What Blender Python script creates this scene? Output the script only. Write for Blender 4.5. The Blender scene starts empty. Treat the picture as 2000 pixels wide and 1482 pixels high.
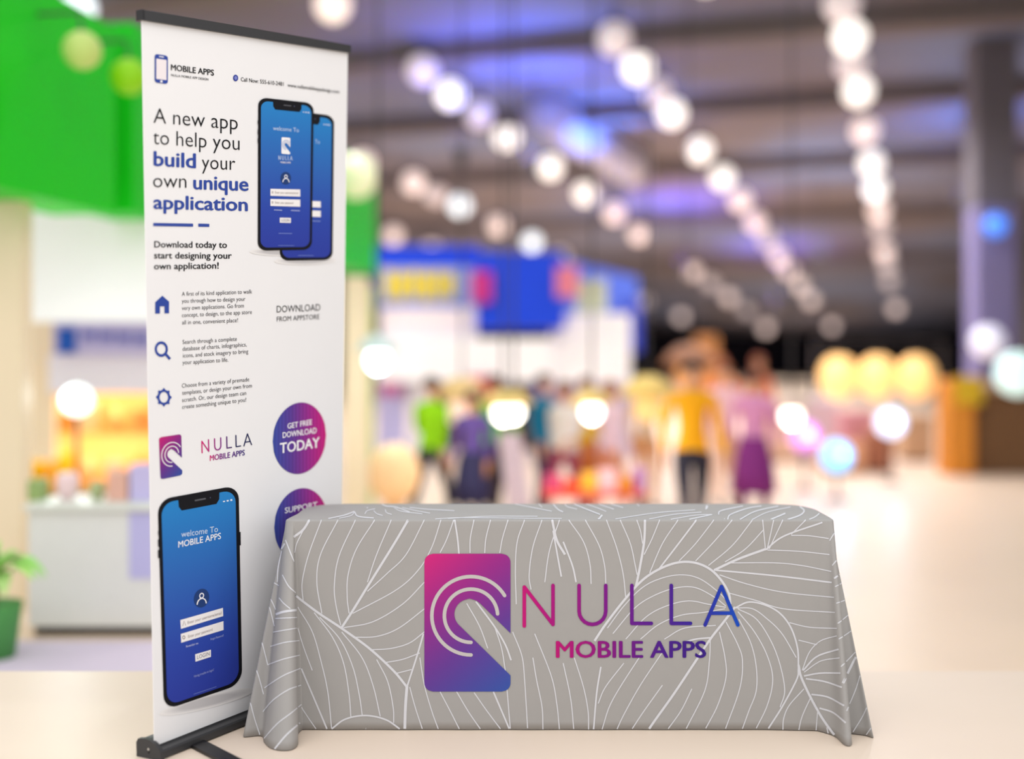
import bpy, bmesh, math, random
from mathutils import Vector, Matrix
from mathutils.bvhtree import BVHTree
from mathutils.geometry import tessellate_polygon

random.seed(7)
S = bpy.context.scene
C = S.collection

# ------------------------------------------------------------------ camera
F, CX, HY, CAMH = 2400.0, 1000.0, 680.0, 1.345      # focal length, centre, horizon row (px of a 2000x1482 frame), eye height
cd = bpy.data.cameras.new('camera'); cam = bpy.data.objects.new('camera', cd); C.objects.link(cam)
cam.location = (0, 0, CAMH); cam.rotation_euler = (math.pi/2, 0, 0)
cd.sensor_width = 36; cd.lens = 36*F/2000; cd.shift_y = (HY-741)/2000
cd.clip_end = 400
cd.dof.use_dof = True; cd.dof.focus_distance = 4.34
APERTURE = 0.098
cd.dof.aperture_fstop = (cd.lens/1000)/APERTURE
S.camera = cam
S.view_settings.view_transform = 'Standard'; S.view_settings.look = 'None'
S.view_settings.exposure = 0.0; S.view_settings.gamma = 1.0; S.view_settings.use_curve_mapping = False

# ------------------------------------------------------------------ world (even, soft hall light) and an added overhead fill light
W = bpy.data.worlds.new('hall_light'); S.world = W; W.use_nodes = True
bg = W.node_tree.nodes['Background']; bg.inputs[0].default_value = (0.975, 0.985, 1.0, 1); bg.inputs[1].default_value = 1.08
def area(name, loc, size, power, rot=(0, 0, 0), col=(1, .97, .93)):
    l = bpy.data.lights.new(name, 'AREA'); l.shape = 'RECTANGLE'; l.size, l.size_y = size; l.energy = power; l.color = col
    o = bpy.data.objects.new(name, l); C.objects.link(o); o.location = loc; o.rotation_euler = rot
    return o
area('overhead_fill', (-1.0, 0.5, 6.6), (7, 3), 260)

# ------------------------------------------------------------------ helpers
HF = -0.5                                            # hall floor below the booth platform
def lin(c): c = c/255.0; return c/12.92 if c <= .04045 else ((c+.055)/1.055)**2.4
def L3(c): return tuple(lin(v) for v in c)
def P(px, py, D): return Vector(((px-CX)/F*D, D, CAMH-(py-HY)/F*D))
def fl(px, py, z=HF):
    D = F*(CAMH-z)/(py-HY); return Vector(((px-CX)/F*D, D, z))

MATS = {}
def mat(name, rgb, rough=.6, metal=0, emit=0, noise=.05, scale=30, spec=.3, bump=0, trans=0):
    if name in MATS: return MATS[name]
    m = bpy.data.materials.new(name); m.use_nodes = True; nt = m.node_tree; b = nt.nodes['Principled BSDF']
    c = L3(rgb)
    b.inputs['Roughness'].default_value = rough; b.inputs['Metallic'].default_value = metal
    b.inputs['Specular IOR Level'].default_value = spec
    tc = nt.nodes.new('ShaderNodeTexCoord'); n = nt.nodes.new('ShaderNodeTexNoise'); n.inputs['Scale'].default_value = scale
    n.inputs['Detail'].default_value = 3
    nt.links.new(tc.outputs['Object'], n.inputs['Vector'])
    mx = nt.nodes.new('ShaderNodeMix'); mx.data_type = 'RGBA'
    mx.inputs['A'].default_value = (*[v*(1-noise) for v in c], 1); mx.inputs['B'].default_value = (*[min(1, v*(1+noise)) for v in c], 1)
    nt.links.new(n.outputs['Fac'], mx.inputs['Factor']); nt.links.new(mx.outputs['Result'], b.inputs['Base Color'])
    if emit:
        b.inputs['Emission Color'].default_value = (*c, 1); b.inputs['Emission Strength'].default_value = emit
    if bump:
        bp = nt.nodes.new('ShaderNodeBump'); bp.inputs['Strength'].default_value = bump; bp.inputs['Distance'].default_value = .01
        nt.links.new(n.outputs['Fac'], bp.inputs['Height']); nt.links.new(bp.outputs['Normal'], b.inputs['Normal'])
    if trans: b.inputs['Transmission Weight'].default_value = trans
    MATS[name] = m; return m
def ink(name, rough=.55):
    m = bpy.data.materials.new(name); m.use_nodes = True; nt = m.node_tree; b = nt.nodes['Principled BSDF']
    a = nt.nodes.new('ShaderNodeAttribute'); a.attribute_name = 'ink'; nt.links.new(a.outputs['Color'], b.inputs['Base Color'])
    b.inputs['Roughness'].default_value = rough; b.inputs['Specular IOR Level'].default_value = .2
    return m

class MB:
    def __init__(s): s.v = []; s.f = []; s.m = []; s.c = []; s.cur = 0
    def add(s, vs, fs, col=None):
        o = len(s.v); s.v += [Vector(v) for v in vs]; s.f += [[o+i for i in f] for f in fs]; s.m += [s.cur]*len(fs)
        s.c += ([col]*len(vs) if not isinstance(col, list) else col)
        return s
    def box(s, a, b):
        x0, y0, z0 = a; x1, y1, z1 = b
        return s.add([(x0,y0,z0),(x1,y0,z0),(x1,y1,z0),(x0,y1,z0),(x0,y0,z1),(x1,y0,z1),(x1,y1,z1),(x0,y1,z1)],
                     [(3,2,1,0),(4,5,6,7),(0,1,5,4),(1,2,6,5),(2,3,7,6),(3,0,4,7)])
    def bbox(s, a, b, r=.01):          # box with chamfered edges
        bm = bmesh.new(); bmesh.ops.create_cube(bm, size=1)
        a = Vector(a); b = Vector(b)
        for v in bm.verts: v.co = Vector([a[i]+(v.co[i]+.5)*(b[i]-a[i]) for i in range(3)])
        bmesh.ops.bevel(bm, geom=list(bm.edges), offset=r, segments=2, affect='EDGES', profile=.6)
        bm.verts.index_update(); s.add([v.co.copy() for v in bm.verts], [[v.index for v in f.verts] for f in bm.faces]); bm.free(); return s
    def pbox(s, x0, y0, x1, y1, D, dep, r=0):      # front face covers a pixel rectangle at distance D
        p = P(x0, y1, D); q = P(x1, y0, D)
        a = (p.x, D, p.z if y1 is not None else HF); b = (q.x, D+dep, q.z)
        return s.bbox(a, b, r) if r else s.box(a, b)
    def prism(s, ring, off):           # closed ring of points extruded by off
        n = len(ring); off = Vector(off); vs = [Vector(p) for p in ring]+[Vector(p)+off for p in ring]
        return s.add(vs, [list(range(n))[::-1], list(range(n, 2*n))]+[(i, (i+1) % n, n+(i+1) % n, n+i) for i in range(n)])
    def lathe(s, prof, o, n=16):
        o = Vector(o); vs = []; fs = []; k = len(prof)
        for i in range(n):
            a = 2*math.pi*i/n
            for (r, z) in prof: vs.append(o+Vector((r*math.cos(a), r*math.sin(a), z)))
        for i in range(n):
            j = (i+1) % n
            for t in range(k-1): fs.append((i*k+t, j*k+t, j*k+t+1, i*k+t+1))
        return s.add(vs, fs)
    def sphere(s, o, r, n=14, sz=1.0):
        return s.lathe([(max(1e-4, r*math.sin(math.pi*t/(n//2+1))), -r*sz*math.cos(math.pi*t/(n//2+1))) for t in range(n//2+2)], o, n)
    def tube(s, pts, r, n=8):
        pts = [Vector(p) for p in pts]; vs = []; fs = []
        for i, p in enumerate(pts):
            d = (pts[min(i+1, len(pts)-1)]-pts[max(i-1, 0)]).normalized()
            u = d.cross(Vector((0, 0, 1)) if abs(d.z) < .9 else Vector((1, 0, 0))).normalized(); w = d.cross(u)
            rr = r[i] if isinstance(r, (list, tuple)) else r
            for k in range(n):
                a = 2*math.pi*k/n; vs.append(p+u*rr*math.cos(a)+w*rr*math.sin(a))
        for i in range(len(pts)-1):
            for k in range(n): fs.append((i*n+k, i*n+(k+1) % n, (i+1)*n+(k+1) % n, (i+1)*n+k))
        fs.append(list(range(n))[::-1]); fs.append([(len(pts)-1)*n+k for k in range(n)])
        return s.add(vs, fs)
    def build(s, name, mats, parent=None, smooth=False, origin=None):
        me = bpy.data.meshes.new(name)
        o = bpy.data.objects.new(name, me); C.objects.link(o)
        if parent is not None: off = world_loc(parent); o.parent = parent
        else:
            off = Vector(origin) if origin is not None else base_of(s.v); o.location = off
        if parent is None: pass
        me.from_pydata([tuple(v-off) for v in s.v], [], s.f)
        for m in (mats if isinstance(mats, (list, tuple)) else [mats]): me.materials.append(m)
        if len(me.materials) > 1: me.polygons.foreach_set('material_index', s.m)
        if smooth: me.polygons.foreach_set('use_smooth', [True]*len(me.polygons))
        if s.c and s.c[0] is not None:
            at = me.color_attributes.new('ink', 'FLOAT_COLOR', 'POINT')
            at.data.foreach_set('color', [x for c in s.c for x in (*c, 1.0)])
        me.update()
        return o
def world_loc(o):
    l = Vector(o.location)
    while o.parent: o = o.parent; l += Vector(o.location)
    return l
def base_of(vs):
    xs = [v.x for v in vs]; ys = [v.y for v in vs]
    return Vector(((min(xs)+max(xs))/2, (min(ys)+max(ys))/2, min(v.z for v in vs)))
def tag(o, label, cat, group=None):
    o['label'] = label; o['category'] = cat
    if group: o['group'] = group
    return o
def struct(o): o['kind'] = 'structure'; return o
def thing(name, label, cat, loc, group=None):
    o = bpy.data.objects.new(name, None); C.objects.link(o); o.location = loc; o.empty_display_size = .1
    return tag(o, label, cat, group)
def smoothed(pts, n=8):                 # Catmull-Rom through the given points
    if len(pts) < 3:
        a, b = pts; return [tuple(a[k]+(b[k]-a[k])*i/n for k in range(len(a))) for i in range(n+1)]
    q = [tuple(2*pts[0][k]-pts[1][k] for k in range(len(pts[0])))]+list(pts)+[tuple(2*pts[-1][k]-pts[-2][k] for k in range(len(pts[0])))]
    out = []
    for i in range(1, len(q)-2):
        for t in range(n):
            t /= n
            out.append(tuple(.5*(2*q[i][k]+(q[i+1][k]-q[i-1][k])*t+(2*q[i-1][k]-5*q[i][k]+4*q[i+1][k]-q[i+2][k])*t*t+(3*q[i][k]-q[i-1][k]-3*q[i+1][k]+q[i+2][k])*t**3) for k in range(len(pts[0]))))
    out.append(tuple(pts[-1])); return out

# ------------------------------------------------------------------ materials of the setting
M_floor = mat('pale_beige_floor', (228, 210, 192), .4, noise=.03, scale=2.2, spec=.35)
M_hall = mat('pale_beige_hall_floor', (233, 209, 184), .38, noise=.04, scale=1.2, spec=.35)
M_ceil = mat('taupe_ceiling', (126, 116, 118), .8, noise=.12, scale=.35)
def ceiling_patches(m):                                 # broad noise patches blending slate-grey and taupe
    nt = m.node_tree; mx = [n for n in nt.nodes if n.type == 'MIX'][0]; nz = [n for n in nt.nodes if n.type == 'TEX_NOISE'][0]
    nz.inputs['Scale'].default_value = .16; nz.inputs['Detail'].default_value = 1.5
    mr = nt.nodes.new('ShaderNodeMapRange'); mr.inputs['From Min'].default_value = .38; mr.inputs['From Max'].default_value = .62
    nt.links.new(nz.outputs['Fac'], mr.inputs['Value']); nt.links.new(mr.outputs['Result'], mx.inputs['Factor'])
    mx.inputs['A'].default_value = (*L3((120, 110, 113)), 1); mx.inputs['B'].default_value = (*L3((122, 132, 164)), 1)
ceiling_patches(M_ceil)
M_beam = mat('dark_beam', (116, 107, 109), .7)
M_navy = mat('dark_navy_wall', (34, 32, 46), .8)
M_grey = mat('charcoal_wall', (84, 82, 86), .8)

# ------------------------------------------------------------------ structure
PE = 5.12                                             # rear edge of the booth platform
struct(MB().box((-7, -3, HF), (9, PE, 0)).build('floor', M_floor))
struct(MB().box((-34, -12, HF-.2), (60, 80, HF)).build('floor_hall', M_hall))
KX, KY = .0694*.33, .0694
def ceil_z(x, y): return CAMH+6.5-KX*x-KY*y
def ceil_pt(px, py, h=6.5):
    a = (px-CX)/F; c = (HY-py)/F; D = h/(c+KX*a+KY); return Vector((a*D, D, CAMH+c*D))
ring = [(-34, 12.6), (60, 12.6), (60, 80), (-34, 80)]
struct(MB().prism([(x, y, ceil_z(x, y)) for x, y in ring], (0, 0, .3)).build('ceiling', M_ceil))
struct(MB().box((-34, 76, HF), (60, 76.4, 4)).build('wall_far', M_navy))
# wall on the right side, running down the hall
wd = Vector((.33, 1, 0)).normalized(); wn = Vector((wd.y, -wd.x, 0)); w0 = P(2000, 700, 15.5)+Vector((1.7, 0, 0)); w0.z = HF
a = w0-wd*8; b = w0+wd*66
struct(MB().prism([a, b, b+wn*.3, a+wn*.3], (0, 0, 9)).build('wall_right', M_grey))
# ceiling beams across the hall
for i, y in enumerate((17, 21, 25.5, 31, 38, 47)):
    p = Vector((-20, y+6, 0)); q = Vector((30, y-10.5, 0)); p.z = ceil_z(p.x, p.y); q.z = ceil_z(q.x, q.y)
    up = Vector((0, 0, 1)); sd = Vector((.33, 1, 0))*.28
    r_ = [p-sd-up*.32, p+sd-up*.32, p+sd, p-sd]
    o = MB().prism(r_, q-p).build('trim_%d' % (i+1), M_beam); struct(o)

# ================================================================== FOREGROUND
# ------------------------------------------------------------------ banner plane and print helpers
DL, DR = 4.03, 4.92
PL = Vector(((301-CX)/F*DL, DL, 0)); PR = Vector(((663-CX)/F*DR, DR, 0))
BE = (PR-PL).normalized(); BN = Vector((BE.y, -BE.x, 0))          # along the banner, and out of its face
def homography(src, dst):
    A = []; B = []
    for (x, y), (u, v) in zip(src, dst):
        A.append([x, y, 1, 0, 0, 0, -u*x, -u*y]); B.append(u)
        A.append([0, 0, 0, x, y, 1, -v*x, -v*y]); B.append(v)
    n = 8
    for i in range(n):
        p = max(range(i, n), key=lambda r: abs(A[r][i])); A[i], A[p] = A[p], A[i]; B[i], B[p] = B[p], B[i]
        for r in range(n):
            if r != i:
                k = A[r][i]/A[i][i]
                for c in range(i, n): A[r][c] -= k*A[i][c]
                B[r] -= k*B[i]
    return [B[i]/A[i][i] for i in range(n)]
QUAD = [(272, 37), (683, 96), (661, 1316), (303, 1455)]           # print corners as photographed
MINE = [(276, 39), (679, 104), (663, 1314), (301, 1455)]          # the same corners on the standing banner
HM = homography(QUAD, MINE)
def ban(px, py, off=0.0):
    w = HM[6]*px+HM[7]*py+1; x = (HM[0]*px+HM[1]*py+HM[2])/w; y = (HM[3]*px+HM[4]*py+HM[5])/w
    a = (x-CX)/F; d = PR-PL
    s = (a*PL.y-PL.x)/(d.x-a*d.y); D = PL.y+d.y*s
    return Vector((a*D, D, CAMH-(y-HY)/F*D))+BN*(off+.0022)

def capheight():
    return text_mesh('H')[2]
_tc = {}
def text_mesh(s, off=0.0, space=1.0):
    key = (s, off, space)
    if key in _tc: return _tc[key]
    cu = bpy.data.curves.new('t', 'FONT'); cu.body = s; cu.size = 1; cu.offset = off; cu.resolution_u = 3; cu.space_character = space
    ob = bpy.data.objects.new('t', cu); C.objects.link(ob); bpy.context.view_layer.update()
    me = bpy.data.meshes.new_from_object(ob.evaluated_get(bpy.context.evaluated_depsgraph_get()))
    vs = [(v.co.x, v.co.y) for v in me.vertices]; fs = [list(p.vertices) for p in me.polygons]
    bpy.data.objects.remove(ob); bpy.data.curves.remove(cu); bpy.data.meshes.remove(me)
    _tc[key] = (vs, fs, max(v[1] for v in vs) if vs else 1); return _tc[key]

class Ink(MB):
    def __init__(s, proj, off=.0004): super().__init__(); s.p = proj; s.o = off; s.k = 0
    def pts(s, pts, fs, cols, lift=0): return s.add([s.p(x, y, s.o+lift) for x, y in pts], fs, cols)
    def lift(s): s.k = (s.k+1) % 20; return s.k*1.6e-5    # keeps overlapping strokes from lying in one plane
    def poly(s, pts, col):
        tris = tessellate_polygon([[Vector((x, y, 0)) for x, y in pts]])
        return s.pts(pts, [list(t) for t in tris], [L3(col)]*len(pts))
    def text(s, st, p0, p1, cap, col, bold=0.0, space=1.0, col2=None, sub=False):
        vs, fs, _ = text_mesh(st, min(bold, 0), space); ch = CAPH+min(bold, 0)
        sh = [(0, 0)] if bold <= 0 else [(-bold, 0), (bold, 0), (0, -.6*bold), (0, .6*bold)]   # heavier strokes: the outline repeated a little to each side
        b = max(bold, 0); x0 = min(v[0] for v in vs)-b; x1 = max(v[0] for v in vs)+b
        for ax, ay in sh:
            pts = []; cols = []
            for x, y in vs:
                t = (x+ax-x0)/(x1-x0); pts.append((p0[0]+(p1[0]-p0[0])*t, p0[1]+(p1[1]-p0[1])*t-(y+ay)/ch*cap))
                cols.append(L3(col if not col2 else grad(col2, t)))
            s.pts(pts, [list(f)[::-1] for f in fs], cols, s.lift())
        return s
    def stroke(s, pts, w, col, caps=True, col2=None, n=6):
        pts = list(pts); L = []; 
        for i, (x, y) in enumerate(pts):
            a = pts[max(i-1, 0)]; b = pts[min(i+1, len(pts)-1)]; dx = b[0]-a[0]; dy = b[1]-a[1]; l = math.hypot(dx, dy) or 1
            L.append((-dy/l*w/2, dx/l*w/2))
        vs = []; fs = []
        for (x, y), (nx, ny) in zip(pts, L): vs += [(x+nx, y+ny), (x-nx, y-ny)]
        for i in range(len(pts)-1): fs.append((2*i, 2*i+1, 2*i+3, 2*i+2))
        cc = lambda q_: [L3(col2(x, y) if col2 else col) for x, y in q_]
        if caps:
            for (x, y) in (pts[0], pts[-1]):
                e = [(x+w/2*math.cos(t*math.pi/6), y+w/2*math.sin(t*math.pi/6)) for t in range(12)]; s.pts(e, [list(range(12))], cc(e), s.lift())
        return s.pts(vs, fs, cc(vs), s.lift())
    def disc(s, c, rx, ry, col, sl=0, inner=0, n=32):
        f = lambda k, t: (c[0]+rx*k*math.cos(t), c[1]-ry*k*math.sin(t)+sl*rx*k*math.cos(t))
        T = [2*math.pi*i/n for i in range(n)]
        if not inner: return s.poly([f(1, t) for t in T], col)
        vs = [f(1, t) for t in T]+[f(inner, t) for t in T]
        return s.pts(vs, [(i, (i+1) % n, n+(i+1) % n, n+i) for i in range(n)], [L3(col)]*len(vs))
    def rr(s, quad, ru, rv, cf, n=24, sub=1):     # rounded rectangle in a quad (TL,TR,BR,BL), colour by v
        vv = sorted(set([rv*(1-math.cos(math.pi/2*i/6)) for i in range(7)]+[1-rv*(1-math.cos(math.pi/2*i/6)) for i in range(7)]+[rv+(1-2*rv)*i/n for i in range(n+1)]))
        vs = []; cols = []; fs = []
        for v in vv:
            d = max(0, rv-v, v-(1-rv))/rv if rv else 0
            ins = ru*(1-math.sqrt(max(0, 1-d*d)))
            for k in range(sub+1):
                u = ins+(1-2*ins)*k/sub
                vs.append(bil(quad, u, v)); cols.append(L3(cf(u, v)) if callable(cf) else L3(cf))
        m = sub+1
        for i in range(len(vv)-1):
            for k in range(sub): fs.append((i*m+k, i*m+k+1, (i+1)*m+k+1, (i+1)*m+k))
        return s.pts(vs, fs, cols)
def bil(q, u, v):
    return tuple((q[0][k]*(1-u)+q[1][k]*u)*(1-v)+(q[3][k]*(1-u)+q[2][k]*u)*v for k in (0, 1))
def grad(stops, t):
    t = max(0, min(1, t))
    for (a, ca), (b, cb) in zip(stops, stops[1:]):
        if t <= b:
            k = (t-a)/(b-a) if b > a else 0; return tuple(ca[i]+(cb[i]-ca[i])*k for i in range(3))
    return stops[-1][1]
CAPH = capheight()
M_ink = ink('printed_ink')
M_white = mat('banner_vinyl', (240, 240, 242), .5, noise=.01, scale=6)
M_black = mat('black_anodised', (52, 52, 54), .42, noise=.06, scale=60, spec=.4)
M_black2 = mat('black_steel', (26, 25, 27), .4, spec=.4)
M_chrome = mat('screw_steel', (200, 200, 200), .3, 1)

stand = thing('banner_stand', 'tall retractable white banner stand with blue phone advert beside the table', 'banner stand', (PL+PR)/2)
pan = MB()
q = [ban(*p, -.0022) for p in ((272, 30), (683, 90), (661, 1318), (303, 1457))]
pan.prism([p-BN*.0012 for p in q], BN*.0024)
panel = pan.build('banner_panel', M_white, stand); panel['label'] = 'white printed banner sheet'
# top rail
tl, tr, br_, bl_ = [ban(*p, -.0022) for p in ((270, 17), (685, 80), (685, 96), (271, 38))]
rail = MB().prism([tl-BN*.014, tr-BN*.014, br_-BN*.014, bl_-BN*.014], BN*.026).build('top_rail', M_black, stand)
rail['label'] = 'black top rail gripping the sheet'
ecap = MB().prism([p-BE*.004-BN*.016 for p in (tl, bl_)]+[p-BE*.004+BN*.014 for p in (bl_, tl)], BE*.008).build('rail_end_cap', M_black2, stand)
# base: curved housing, end caps, feet, pole
prof = [(-.062, .008), (-.064, .045), (-.058, .056), (-.03, .060), (-.004, .058), (.002, .034), (.03, .031), (.036, .026), (.037, .006), (.03, .003), (-.055, .003)]
def sect(o): return [o+BN*a+Vector((0, 0, z)) for a, z in prof]
MB().prism(sect(PL+BE*.004), PR-PL-BE*.008).build('base_housing', M_black, stand)
for k, (o, d) in enumerate(((PL-BE*.012, 1), (PR-BE*.004, 1))):
    prof2 = [(a*1.06+(.001 if a > 0 else 0), z*1.06+(.001 if z > .03 else -.003)) for a, z in prof]
    prof2 = [(a, max(z, 0.0)) if a < .02 else (a, max(z, 0.0)) for a, z in prof2]
    hull = [(-.066, .0), (-.068, .047), (-.06, .060), (-.03, .064), (-.008, .062), (.015, .052), (.030, .040), (.039, .028), (.041, 0)]
    e = MB().prism([o+BN*a+Vector((0, 0, z)) for a, z in hull], BE*.016).build('end_cap', M_black, stand)
    if k == 0:
        c = PL-BE*.013-BN*.012+Vector((0, 0, .032))
        for dz, r, m in ((0, .0042, M_chrome), (-.011, .003, M_black2)):
            g = MB(); g.tube([c+Vector((0, 0, dz))+BE*.004, c+Vector((0, 0, dz))-BE*.001], r, 10); g.build('screw', m, e)
for t0, t1 in (((372, 1449), (520, 1526)), ((600, 1372), (718, 1418))):
    a = fl(*t0, z=0); b = fl(*t1, z=0); d = (b-a).normalized(); s_ = Vector((d.y, -d.x, 0))*.029
    a0 = a
    ring = [a0+s_, a0-d*.012+s_*.6, a0-d*.016, a0-d*.012-s_*.6, a0-s_, b-s_, b+d*.012-s_*.5, b+d*.012+s_*.5, b+s_]
    if t0[0] == 372: MB().prism([p+Vector((0, 0, .001)) for p in ring], (0, 0, .011)).build('swivel_foot', M_black2, stand)
pc = (PL+PR)/2-BN*.03
MB().tube([pc+Vector((0, 0, .05)), pc+Vector((0, 0, 1.1)), pc+BN*.012+Vector((0, 0, 2.16))], .009, 10).build('support_pole', M_black, stand)

# ---- printed artwork (each a sub-part of the sheet)
BLUE = (48, 74, 160); INKB = (20, 20, 24)
def done(i, name): return i.build(name, M_ink, panel)
I = Ink(ban)                                             # header logo
I.rr([(297.8, 105), (324, 108.5), (324, 165.5), (297.8, 162.5)], .2, .1, BLUE)
I.o = .0008; I.poly([(300.8, 114.5), (321.2, 117), (321.2, 157.5), (300.8, 155.5)], (240, 232, 236)); I.disc((311, 160.3), 2.3, 2.6, (240, 240, 245)); I.stroke([(307, 110.2), (315, 111.3)], 2, (240, 240, 245))
done(I, 'phone_icon_print')
I = Ink(ban); I.text('MOBILE APPS', (330, 137), (415.5, 146.7), 11.6, INKB, .022); I.text('NULLA MOBILE APP DESIGN', (330.3, 149.2), (404.5, 156.8), 4.6, INKB, .004)
done(I, 'logo_lettering'); I = Ink(ban)
I.disc((458.5, 150.5), 5, 6.6, (52, 66, 150)); I.o = .0008; I.disc((458.5, 150.5), 2.8, 3.8, (125, 135, 205)); I.o = .0004
I.text('Call Now: 555-610-2481', (469, 156.6), (554, 164.8), 7.8, INKB, .004); done(I, 'phone_number_lettering'); I = Ink(ban); I.text('www.nullamobileappdesign.com', (562, 166), (665, 177.8), 7, INKB, .004)
done(I, 'web_address_lettering')
lt = -.008; bd = .024
for args in (('A new app', (296, 243.5), (462.7, 254.5), 29.5, INKB, lt),
             ('to help you', (295.5, 286), (466.3, 295.3), 29, INKB, lt),
             ('build', (296.3, 329), (380.2, 332.5), 28.5, BLUE, bd),
             ('your', (391.8, 334), (457.8, 335.4), 28, INKB, lt),
             ('own', (295.7, 372.3), (361.3, 372.6), 28, INKB, lt),
             ('unique', (374.8, 374.6), (484.2, 376.2), 27.5, BLUE, bd),
             ('application', (296.2, 414.8), (482.8, 416.4), 26.5, BLUE, bd)):
    I = Ink(ban); I.text(*args); done(I, 'headline_lettering')
I = Ink(ban); I.poly([(296.3, 443.2), (374.7, 443.4), (374.7, 449.4), (296.3, 449.4)], BLUE); done(I, 'rule_print'); I = Ink(ban); I.poly([(385, 443.2), (406.6, 443.4), (406.6, 449.3), (385, 449.3)], BLUE)
done(I, 'rule_print')
I = Ink(ban)
I.text('Download today to', (298.3, 491.7), (441.5, 490.4), 12.4, INKB, .016); I.text('start designing your', (298, 513.4), (451, 511.6), 12.4, INKB, .016); I.text('own application!', (298, 535), (425.3, 531.6), 12.4, INKB, .016)
done(I, 'subhead_lettering')
PAR = [("A first of its kind application to walk", 352.9, 586.8, 491.2, 580), ("you through how to design your", 353, 600.6, 477.8, 594.6),
       ("very own applications. Go from", 353, 614.6, 474.9, 608), ("concept, to design, to the app store", 353.2, 628.6, 490.5, 620.2), ("all in one, convenient place!", 353.6, 642.9, 463.1, 636.9)]
PAR2 = [("Search through a complete", 354.6, 681.4, 461.1, 673.6), ("database of charts, infographics,", 354.6, 694.8, 480.5, 684.3), ("icons, and stock imagery to bring", 355.3, 708, 483.4, 697.7), ("your application to life.", 354.6, 721.5, 444.2, 714.8)]
PAR3 = [("Choose from a variety of premade", 353.5, 767.1, 485.4, 752.7), ("templates, or design your own from", 354, 781, 490.5, 764.9), ("scratch. Or, our design team can", 354, 795, 479.3, 779.4), ("create something unique to you!", 354.2, 808.4, 479.4, 792.7)]
for par in (PAR, PAR2, PAR3):
    I = Ink(ban)
    for st, x0, y0, x1, y1 in par: I.text(st, (x0, y0), (x1, y1), 8, (62, 60, 64), -.004)
    done(I, 'paragraph_lettering')
I = Ink(ban); I.poly([(314.6, 586.8), (327.9, 598.3), (327.9, 621.3), (319, 621.6), (319, 607.8), (310.1, 608), (310.1, 622), (300.8, 622.5), (300.8, 600)], BLUE); done(I, 'house_icon_print')
I = Ink(ban); I.disc((313, 691.9), 12.9, 15.3, BLUE, inner=.66); I.stroke([(321.5, 701.5), (330.2, 711.3)], 5.2, BLUE, caps=False); done(I, 'magnifier_icon_print')
I = Ink(ban)
og = []; N = 64
for i in range(N):
    t = 2*math.pi*i/N; k = 1.0 if math.cos(8*t) > .25 else .84; og.append((318.3+15*k*math.cos(t), 786.1-17.8*k*math.sin(t)))
ig = [(318.3+8.3*math.cos(2*math.pi*i/N), 786.1-10.6*math.sin(2*math.pi*i/N)) for i in range(N)]
I.pts(og+ig, [(i, (i+1) % N, N+(i+1) % N, N+i) for i in range(N)], [L3(BLUE)]*(2*N)); done(I, 'gear_icon_print')
I = Ink(ban); I.text('DOWNLOAD', (539.5, 617), (625.4, 611.9), 13.2, INKB, -.002); I.text('FROM APPSTORE', (539.6, 634.7), (623.6, 628.5), 9.4, INKB, -.003); done(I, 'download_lettering')

PURP = [(0, (58, 78, 165)), (.35, (92, 58, 150)), (.7, (160, 40, 140)), (1, (205, 28, 125))]
def badge(cx, cy, lines, name):
    I = Ink(ban); n = 46; sl = -.13; rx, ry = 52.3, 69.5
    for i in range(n):
        a = -1+2*i/n; b = a+2/n; vs = []
        for u in (a, b):
            h = math.sqrt(max(0, 1-u*u)); vs += [(cx+rx*u, cy+sl*rx*u-ry*h), (cx+rx*u, cy+sl*rx*u+ry*h)]
        k = 1.06 if i % 3 == 0 else .96; c0 = tuple(min(255, v*k) for v in grad(PURP, (a+b)/4+.5))
        I.pts(vs, [(0, 2, 3, 1)], [L3(c0)]*4)
    I.o = .0008
    for st, p0, p1, cap, b in lines: I.text(st, p0, p1, cap, (250, 248, 250), b)
    o = done(I, name); o['label'] = 'round purple printed badge'
badge(583.6, 863, [('GET FREE', (560, 844.8), (608, 836), 10.2, .016), ('DOWNLOAD', (550.5, 862.9), (617.2, 852.5), 10.8, .016), ('TODAY', (545, 893), (623, 880), 19.5, .022)], 'badge_print')
badge(586.3, 1030, [('SUPPORT', (554.4, 1009.5), (618, 997), 10.8, .016)], 'badge_print')

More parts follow.
